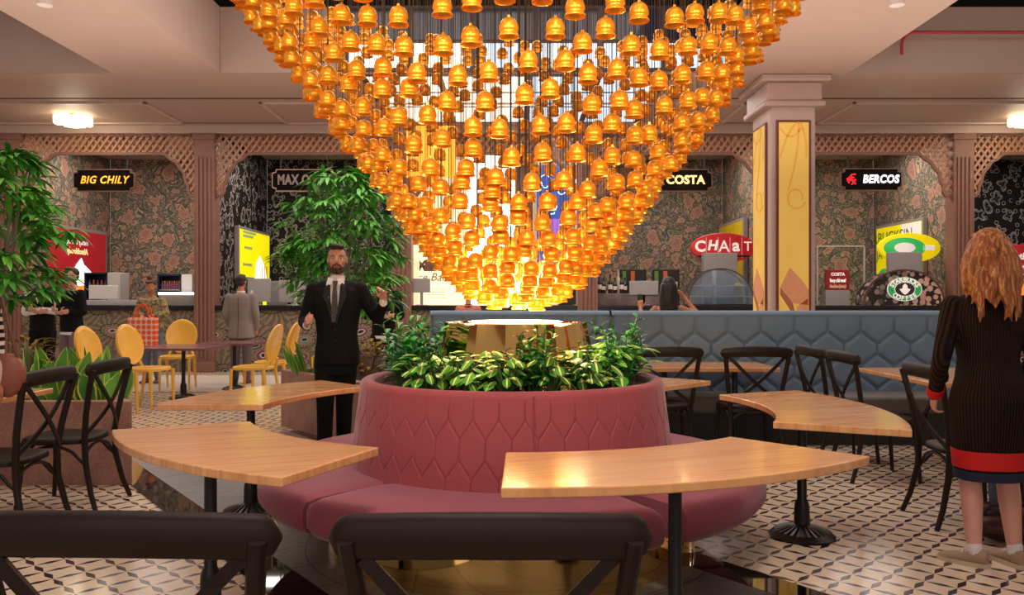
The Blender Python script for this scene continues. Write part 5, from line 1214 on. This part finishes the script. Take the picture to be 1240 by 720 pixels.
for x, y, a in ((.075,.02,.9),(-.135,0,.35)):
    mb = MB(); shoe(mb, (x,y,.0), a, .93); f = mb.build('sneaker', CANV, t); mb = MB(); sole(mb, (x,y,0), a, .95); mb.build('sneaker_sole', BSO, f, smooth=False)
    mb = MB(); limb(mb, [(x,y,.075),(x,y,.115)], [.040,.038]); mb.build('sock', SOK, t)
    mb = MB()
    for k in range(4):
        c = Matrix.Rotation(a, 3, 'Z')@Vector((0, -.035-.022*k, 0)); r = Matrix.Rotation(a, 3, 'Z'); mb.tube([Vector((x,y,.080-.010*k))+c+r@Vector((u*.026,0,.006-abs(u)*.012)) for u in (-1,-.5,0,.5,1)], .0035, 6)
    mb.build('laces', SOK, f)
# --- woman with dotted bag ------------------------------------------------------
t = thing('person', 'woman with hair bun in leafy print shirt and jeans looking down into dotted bag', 'person', (-5.80, 13.3, 0)); scale_root(t, 1.69)
mb = MB(); torso(mb, T_F); limb(mb, [(0,.0,1.44),(0,-.02,1.55)], [.048,.046]); P, M = head(mb, (0,-.04,1.645), fem=True, pitch=radians(24))
A = [((-.175,0,1.40),(-.25,-.02,1.18),(-.08,-.22,1.16)), ((.175,0,1.40),(.25,-.02,1.18),(.09,-.22,1.15))]
for a in A: arm(mb, *a)
hand(mb, A[0][2], (.6,-.4,-.5), (0,0,-1), (0,-1,.3), .9); hand(mb, A[1][2], (-.6,-.4,-.5), (0,0,-1), (0,-1,.3), .9)
for q in (-1, 1): leg(mb, (.085*q,.01,.88), (.09*q,-.01,.48), (.09*q,.02,.08))
remesh(mb, .009, 'body', SKIN2, t); eyes(t, P, M)
mb = MB(); hair_cap(mb, P, M, 1.06); mb.ell(P(-.01,.04,.155), (.045,.045,.042), 12, 8); remesh(mb, .008, 'hair', plain('brown_red_hair', '4a221a', .6, var=.3), t, 1)
mb = MB(); torso(mb, [(.90,.20,.145,.01),(1.05,.185,.13,0),(1.2,.19,.13,0),(1.33,.195,.13,0),(1.41,.18,.11,0),(1.46,.10,.075,.01)])
for a in A: arm(mb, a[0], a[1], Vector(a[1]).lerp(Vector(a[2]), .7), 1, (.075,.068,.062,.058,.052))
remesh(mb, .012, 'shirt', m_print(), t)
mb = MB(); 
for q in (-1, 1): leg(mb, (.088*q,.01,.86), (.09*q,-.005,.48), (.09*q,.02,.10), 1, (.10,.088,.066,.062,.052))
remesh(mb, .011, 'jeans', plain('blue_jeans', '5a6478', .8), t)
[(shoe_part((.09*q,.02,0), q*.2, plain('brown_shoe', '5a3428', .5), t)) for q in (-1,1)]
t = thing('tote_bag', 'orange dotted pink tote bag held by woman with hair bun', 'bag', (-5.80, 12.98, .62))
mb = MB(); mb.box((0,0,.22), (.44,.14,.44), taper=1.02); mb.build('bag_body', m_dots(), t, bevel=.02)
mb = MB()
for y in (-.06,.06): mb.tube([(-.12,y,.43),(-.09,y*.7,.58),(0,y*.4,.66),(.09,y*.7,.58),(.12,y,.43)], .013, 8, flat=.5)
mb.build('handle', plain('orange_strap', 'd85020', .6), t)
# --- man in grey suit from behind -------------------------------------------------
t = thing('person', 'short-haired man in light grey-brown suit seen from behind at the counter', 'person', (-4.33, 13.2, 0), pi); scale_root(t, 1.74)
mb = MB(); torso(mb, T_M); limb(mb, [(0,.012,1.46),(0,0,1.57)], [.056,.054]); P, M = head(mb, (0,-.008,1.672))
A = [((-.19,0,1.43),(-.25,.02,1.14),(-.22,-.10,.90)), ((.19,0,1.43),(.25,.02,1.14),(.22,-.14,.92))]
for a in A: arm(mb, *a)
for a in A: hand(mb, a[2], (0,-.4,-1), (-a[2][0],0,0), (0,-1,0), .6)
for q in (-1, 1): leg(mb, (.09*q,.01,.9), (.10*q,-.01,.5), (.10*q,.02,.1))
remesh(mb, .009, 'body', SKIN2, t); eyes(t, P, M, lips=False)
mb = MB(); hair_cap(mb, P, M, 1.05); remesh(mb, .008, 'hair', HAIRB, t, 1)
GS = m_check('grey_brown_suit', '7a6c66', '93857d', 260)
mb = MB(); torso(mb, [(.76,.212,.15,.01),(.90,.205,.145,.01),(1.06,.185,.13,0),(1.2,.198,.135,0),(1.34,.215,.135,0),(1.42,.212,.118,0),(1.48,.12,.08,.01)])
for a in A: arm(mb, a[0], a[1], Vector(a[1]).lerp(Vector(a[2]), .92), 1, (.078,.070,.062,.058,.050))
remesh(mb, .011, 'suit_jacket', GS, t)
mb = MB(); mb.strip([(0,.150,1.42),(0,.140,1.1),(0,.165,.78)], (0,1,0), .006, .01); mb.build('back_seam', plain('seam_dark', '4d433f', .9), t)  # darker strip along the back seam
mb = MB(); [leg(mb, (.09*q,.01,.84), (.10*q,-.005,.5), (.10*q,.02,.08), 1, (.105,.095,.078,.074,.064)) for q in (-1,1)]; remesh(mb, .011, 'trousers', plain('taupe_trousers', '5b4f4a', .85), t)
[(shoe_part((.10*q,.02,0), q*.2, plain('brown_leather_shoe', '5a2e20', .4), t)) for q in (-1,1)]
mb = MB(); mb.lathe([(.066,-.03),(.064,.02),(.056,.02)], 18, (0,.0,1.515)); mb.build('collar', SHIRT, t)
# --- two men behind the left tree ------------------------------------------------
def counter_man(x, y, label, face, hairm, top, topm, pants, H, vest):
    t = thing('person', label, 'person', (x, y, 0), face); scale_root(t, H)
    mb = MB(); torso(mb, T_M); limb(mb, [(0,.012,1.46),(0,0,1.57)], [.056,.054]); P, M = head(mb, (0,-.008,1.672))
    A = [((-.19,0,1.43),(-.25,-.0,1.16),(.02,-.21,1.16)), ((.19,0,1.43),(.25,0,1.16),(-.02,-.23,1.20))]
    for a in A: arm(mb, *a)
    hand(mb, A[0][2], (1,.1,.1), (0,1,0), (0,0,1), .5); hand(mb, A[1][2], (-1,.1,.1), (0,1,0), (0,0,1), .5)
    for q in (-1, 1): leg(mb, (.09*q,.01,.9), (.10*q,-.01,.5), (.10*q,.02,.1))
    remesh(mb, .010, 'body', SKIN, t); eyes(t, P, M); brows(t, P, hairm)
    mb = MB(); hair_cap(mb, P, M, 1.03); remesh(mb, .009, 'hair', hairm, t, 1)
    mb = MB(); torso(mb, [(.86,.175,.125,.01),(.95,.180,.13,.01),(1.08,.170,.12,0),(1.22,.182,.126,0),(1.34,.195,.13,0),(1.42,.192,.112,0),(1.475,.11,.078,.01)])
    mb2 = MB() if vest else mb
    for a in A: arm(mb2, a[0], a[1], Vector(a[1]).lerp(Vector(a[2]), .85), 1, (.072,.062,.055,.050,.042))
    remesh(mb, .011, top, topm, t)
    if vest: remesh(mb2, .011, 'shirt', SHIRT, t); m2 = MB(); m2.add([(-.07,-.085,1.50),(.07,-.085,1.50),(.05,-.135,1.40),(0,-.145,1.28),(-.05,-.135,1.40)], [(0,1,2,3,4)]); m2.build('shirt_front', SHIRT, t)
    mb = MB(); [leg(mb, (.09*q,.01,.86), (.10*q,-.005,.5), (.10*q,.02,.08), 1, (.108,.095,.075,.072,.062)) for q in (-1,1)]; remesh(mb, .011, 'trousers', pants, t)
    if not vest: m2 = MB(); m2.lathe([(1,0),(1,.04)], 28, caps=False); m2.v = [(.184*a_, .01+.134*b_, .84+c_) for a_, b_, c_ in m2.v]; m2.build('shirt_hem', SHIRT, t)
    [(shoe_part((.10*q,.02,0), q*.2, plain('black_leather', '0e0c0b', .25), t)) for q in (-1,1)]; return t
counter_man(-7.05, 12.4, 'person in black waistcoat over white shirt, arms folded, behind the left tree', radians(5), HAIRB, 'waistcoat', BLKSUIT, BLKSUIT, 1.80, True)
counter_man(-6.35, 11.9, 'person in black sweater with folded arms and purple-grey trousers beside left tree', radians(-25), HAIRK, 'sweater', BLKSUIT, plain('purple_grey_trousers', '6f5864', .8), 1.80, False)
counter_man(-1.80, 11.6, 'person in black with folded arms standing behind the suited man', radians(10), HAIRK, 'sweater', BLKSUIT, BLKSUIT, 1.72, False)
# --- dark-haired woman beyond the blue booth ----------------------------------------
t = thing('person', 'woman with long black hair and bare arms holding phone, beyond blue booth', 'person', (1.80, 9.5, 0), pi-.1); scale_root(t, 1.60)
A = [((.165,0,1.40),(.32,-.04,1.235),(.345,-.24,1.40)), ((-.165,0,1.40),(-.37,.0,1.33),(-.20,-.10,1.56))]
mb = MB(); torso(mb, T_F); limb(mb, [(0,.012,1.44),(0,.0,1.56)], [.048,.046]); P, M = head(mb, (0,-.008,1.665), fem=True)
for a in A: arm(mb, *a, .85)
hand(mb, A[0][2], (0,-.2,1), (0,-1,0), (-1,0,0), .8); hand(mb, A[1][2], (.6,0,.8), (1,0,-.2), (0,-1,0), .8)
for q in (-1, 1): leg(mb, (.085*q,.01,.88), (.09*q,-.01,.48), (.09*q,.02,.08))
remesh(mb, .008, 'body', SKIN2, t); eyes(t, P, M)
mb = MB(); torso(mb, [(.45,.24,.19,.01),(.70,.20,.15,.01),(.9,.185,.135,.01),(1.07,.14,.105,0),(1.2,.152,.112,0),(1.31,.160,.122,-.005),(1.35,.145,.105,-.01)]); 
for q in (-1, 1): mb.tube([(q*.085,-.10,1.33),(q*.09,-.02,1.46),(q*.08,.07,1.40),(q*.07,.105,1.30)], .012, 8)
remesh(mb, .010, 'dress', plain('peach_print_dress', 'd0987c', .8, var=.3, scale=20), t)
random.seed(21); mb = MB(); hair_cap(mb, P, M, 1.1); mb.ell(P(0,.055,-.03), (.09,.07,.14), 18, 12)
for k in range(26):
    a = radians(random.uniform(5, 175)); L = random.uniform(.36,.46); x = .085*cos(a); y = .03+.09*sin(a)
    mb.tube([P(x*(1+.25*u), y+.02*u+.006*sin(u*8+k), .05-L*u) for u in [j/8 for j in range(9)]], [.02,.026,.028,.028,.027,.025,.022,.016,.006], 8)
remesh(mb, .008, 'hair', HAIRK, t, 2)
[(shoe_part((.09*q,.02,0), 0, BLKSUIT, t)) for q in (-1,1)]
s_ = 1.60/1.8; q = Matrix.Rotation(pi-.1, 3, 'Z')@(Vector((.345,-.285,1.50))*s_)+Vector((1.80,9.5,0))
t = thing('phone', 'black phone held up by the long dark-haired woman', 'phone', q); MB().b2(-.033,.033,-.004,.004,-.075,.075).build('case', DARKM, t, bevel=.004); MB().b2(-.028,.028,.004,.006,-.068,.068).build('screen', SCR, t, smooth=False)
# --- shop person behind the pedestal ---------------------------------------------------
t = thing('person', 'person in salmon top with dark collar standing behind the chandelier tip', 'person', (-.72, 13.6, 0), pi); scale_root(t, 1.50)
mb = MB(); torso(mb, T_M); limb(mb, [(0,.012,1.46),(0,0,1.57)], [.056,.054]); P, M = head(mb, (0,-.008,1.672))
A = [((-.18,0,1.43),(-.25,.0,1.16),(-.20,-.16,1.0)), ((.18,0,1.43),(.25,0,1.16),(.2,-.16,1.0))]
for a in A: arm(mb, *a); hand(mb, a[2], (0,-1,-.3), (0,0,-1), (-a[2][0],0,0), .6)
for q in (-1, 1): leg(mb, (.09*q,.01,.9), (.10*q,-.01,.5), (.10*q,.02,.1))
remesh(mb, .010, 'body', SKIN, t)
mb = MB(); hair_cap(mb, P, M, 1.03); remesh(mb, .009, 'hair', HAIRK, t, 1)
mb = MB(); torso(mb, [(.8,.20,.14,.01),(1.08,.185,.13,0),(1.34,.20,.135,0),(1.42,.20,.118,0),(1.50,.10,.075,.01)]); [arm(mb, a[0], a[1], Vector(a[1]).lerp(Vector(a[2]), .85), 1, (.075,.066,.06,.055,.046)) for a in A]; remesh(mb, .012, 'top', plain('salmon_cloth', 'b86a50', .8), t)
mb = MB(); mb.lathe([(.07,0),(.085,-.03),(.12,-.05)], 18, (0,.0,1.52)); mb.build('collar', BLKSUIT, t)
mb = MB(); [leg(mb, (.09*q,.01,.86), (.10*q,-.005,.5), (.10*q,.02,.08), 1, (.108,.095,.075,.072,.062)) for q in (-1,1)]; remesh(mb, .012, 'trousers', BLKSUIT, t)
[(shoe_part((.10*q,.02,0), q*.2, BLKSUIT, t)) for q in (-1,1)]
# --- striped person at the left edge -----------------------------------------------------
t = thing('person', 'person in black and white striped top and cream trousers at the left edge', 'person', (-2.93, 4.30, 0), radians(60)); scale_root(t, 1.74)
A = [((-.185,0,1.43),(-.26,.04,1.16),(-.21,-.08,.93)), ((.185,0,1.43),(.25,.04,1.16),(.20,-.08,.93))]
mb = MB(); torso(mb, T_M); limb(mb, [(0,.012,1.46),(0,0,1.57)], [.056,.054]); P, M = head(mb, (0,-.008,1.672))
for a in A: arm(mb, *a); hand(mb, a[2], (0,-.4,-1), (-a[2][0],0,0), (0,-1,0), .6)
for q in (-1, 1): leg(mb, (.09*q,.01,.9), (.10*q,-.01,.5), (.10*q,.02,.1))
remesh(mb, .008, 'body', SKIN2, t); eyes(t, P, M); brows(t, P, HAIRB)
mb = MB(); hair_cap(mb, P, M, 1.08); mb.ell(P(0,.05,-.03), (.085,.06,.12), 14, 10); remesh(mb, .008, 'hair', HAIRB, t, 1)
mb = MB(); torso(mb, [(.98,.172,.125,.01),(1.08,.168,.12,0),(1.22,.178,.124,0),(1.34,.19,.128,0),(1.42,.188,.112,0),(1.475,.11,.078,.01)]); [arm(mb, a[0], a[1], Vector(a[1]).lerp(Vector(a[2]), .35), 1, (.070,.063,.057,.054,.050)) for a in A]
remesh(mb, .010, 'striped_top', m_bands('black_white_stripes', '151214', 'd8ccc4', 22), t)
mb = MB(); torso(mb, [(.72,.175,.13,.01),(.88,.18,.13,.01),(1.0,.172,.122,.01)]); [leg(mb, (.09*q,.01,.86), (.10*q,-.005,.5), (.10*q,.02,.08), 1, (.112,.105,.090,.088,.080)) for q in (-1,1)]; remesh(mb, .011, 'trousers', plain('cream_trousers', 'bda796', .8), t)
[(shoe_part((.10*q,.02,0), q*.2, plain('brown_leather_shoe', '5a2e20', .4), t)) for q in (-1,1)]
t = thing('handbag', 'rounded cream and brown handbag hanging beside the striped person', 'bag', (-2.72, 4.45, .82)); mb = MB(); mb.ell((0,0,.12), (.10,.06,.12), 18, 12); mb.build('bag_body', plain('brown_leather_bag', '8a5040', .5), t); MB().ell((-.05,-.035,.13), (.075,.04,.09), 16, 10).build('flap', plain('cream_leather', 'c8ab98', .5), t)
MB().tube([(-.06,0,.2),(-.05,0,.42),(-.03,0,.55),(.0,0,.42),(.06,0,.2)], .008, 8).build('strap', plain('brown_strap', '6a3a2c', .5), t)
# --- maroon bag and denim on the floor ---------------------------------------------------
t = thing('floor_bag', 'maroon leather bag with rolled blue denim on the floor behind red-haired woman', 'bag', (2.78, 4.62, 0))
mb = MB(); mb.ell((0,0,.085), (.22,.13,.085), 20, 12); mb.ell((-.02,.06,.13), (.16,.08,.08), 18, 10); remesh(mb, .01, 'bag_body', plain('maroon_leather', '3c1014', .35), t)
MB().tube([(-.02,.02,.14),(-.02,.04,.26),(-.01,.07,.40)], [.06,.065,.06], 16).build('denim_roll', plain('blue_denim', '4a5a70', .8), t)
MB().tube([(-.16,0,.12),(-.12,-.02,.2),(0,-.03,.23),(.12,-.02,.2),(.16,0,.12)], .010, 8).build('handle', DARKM, t)
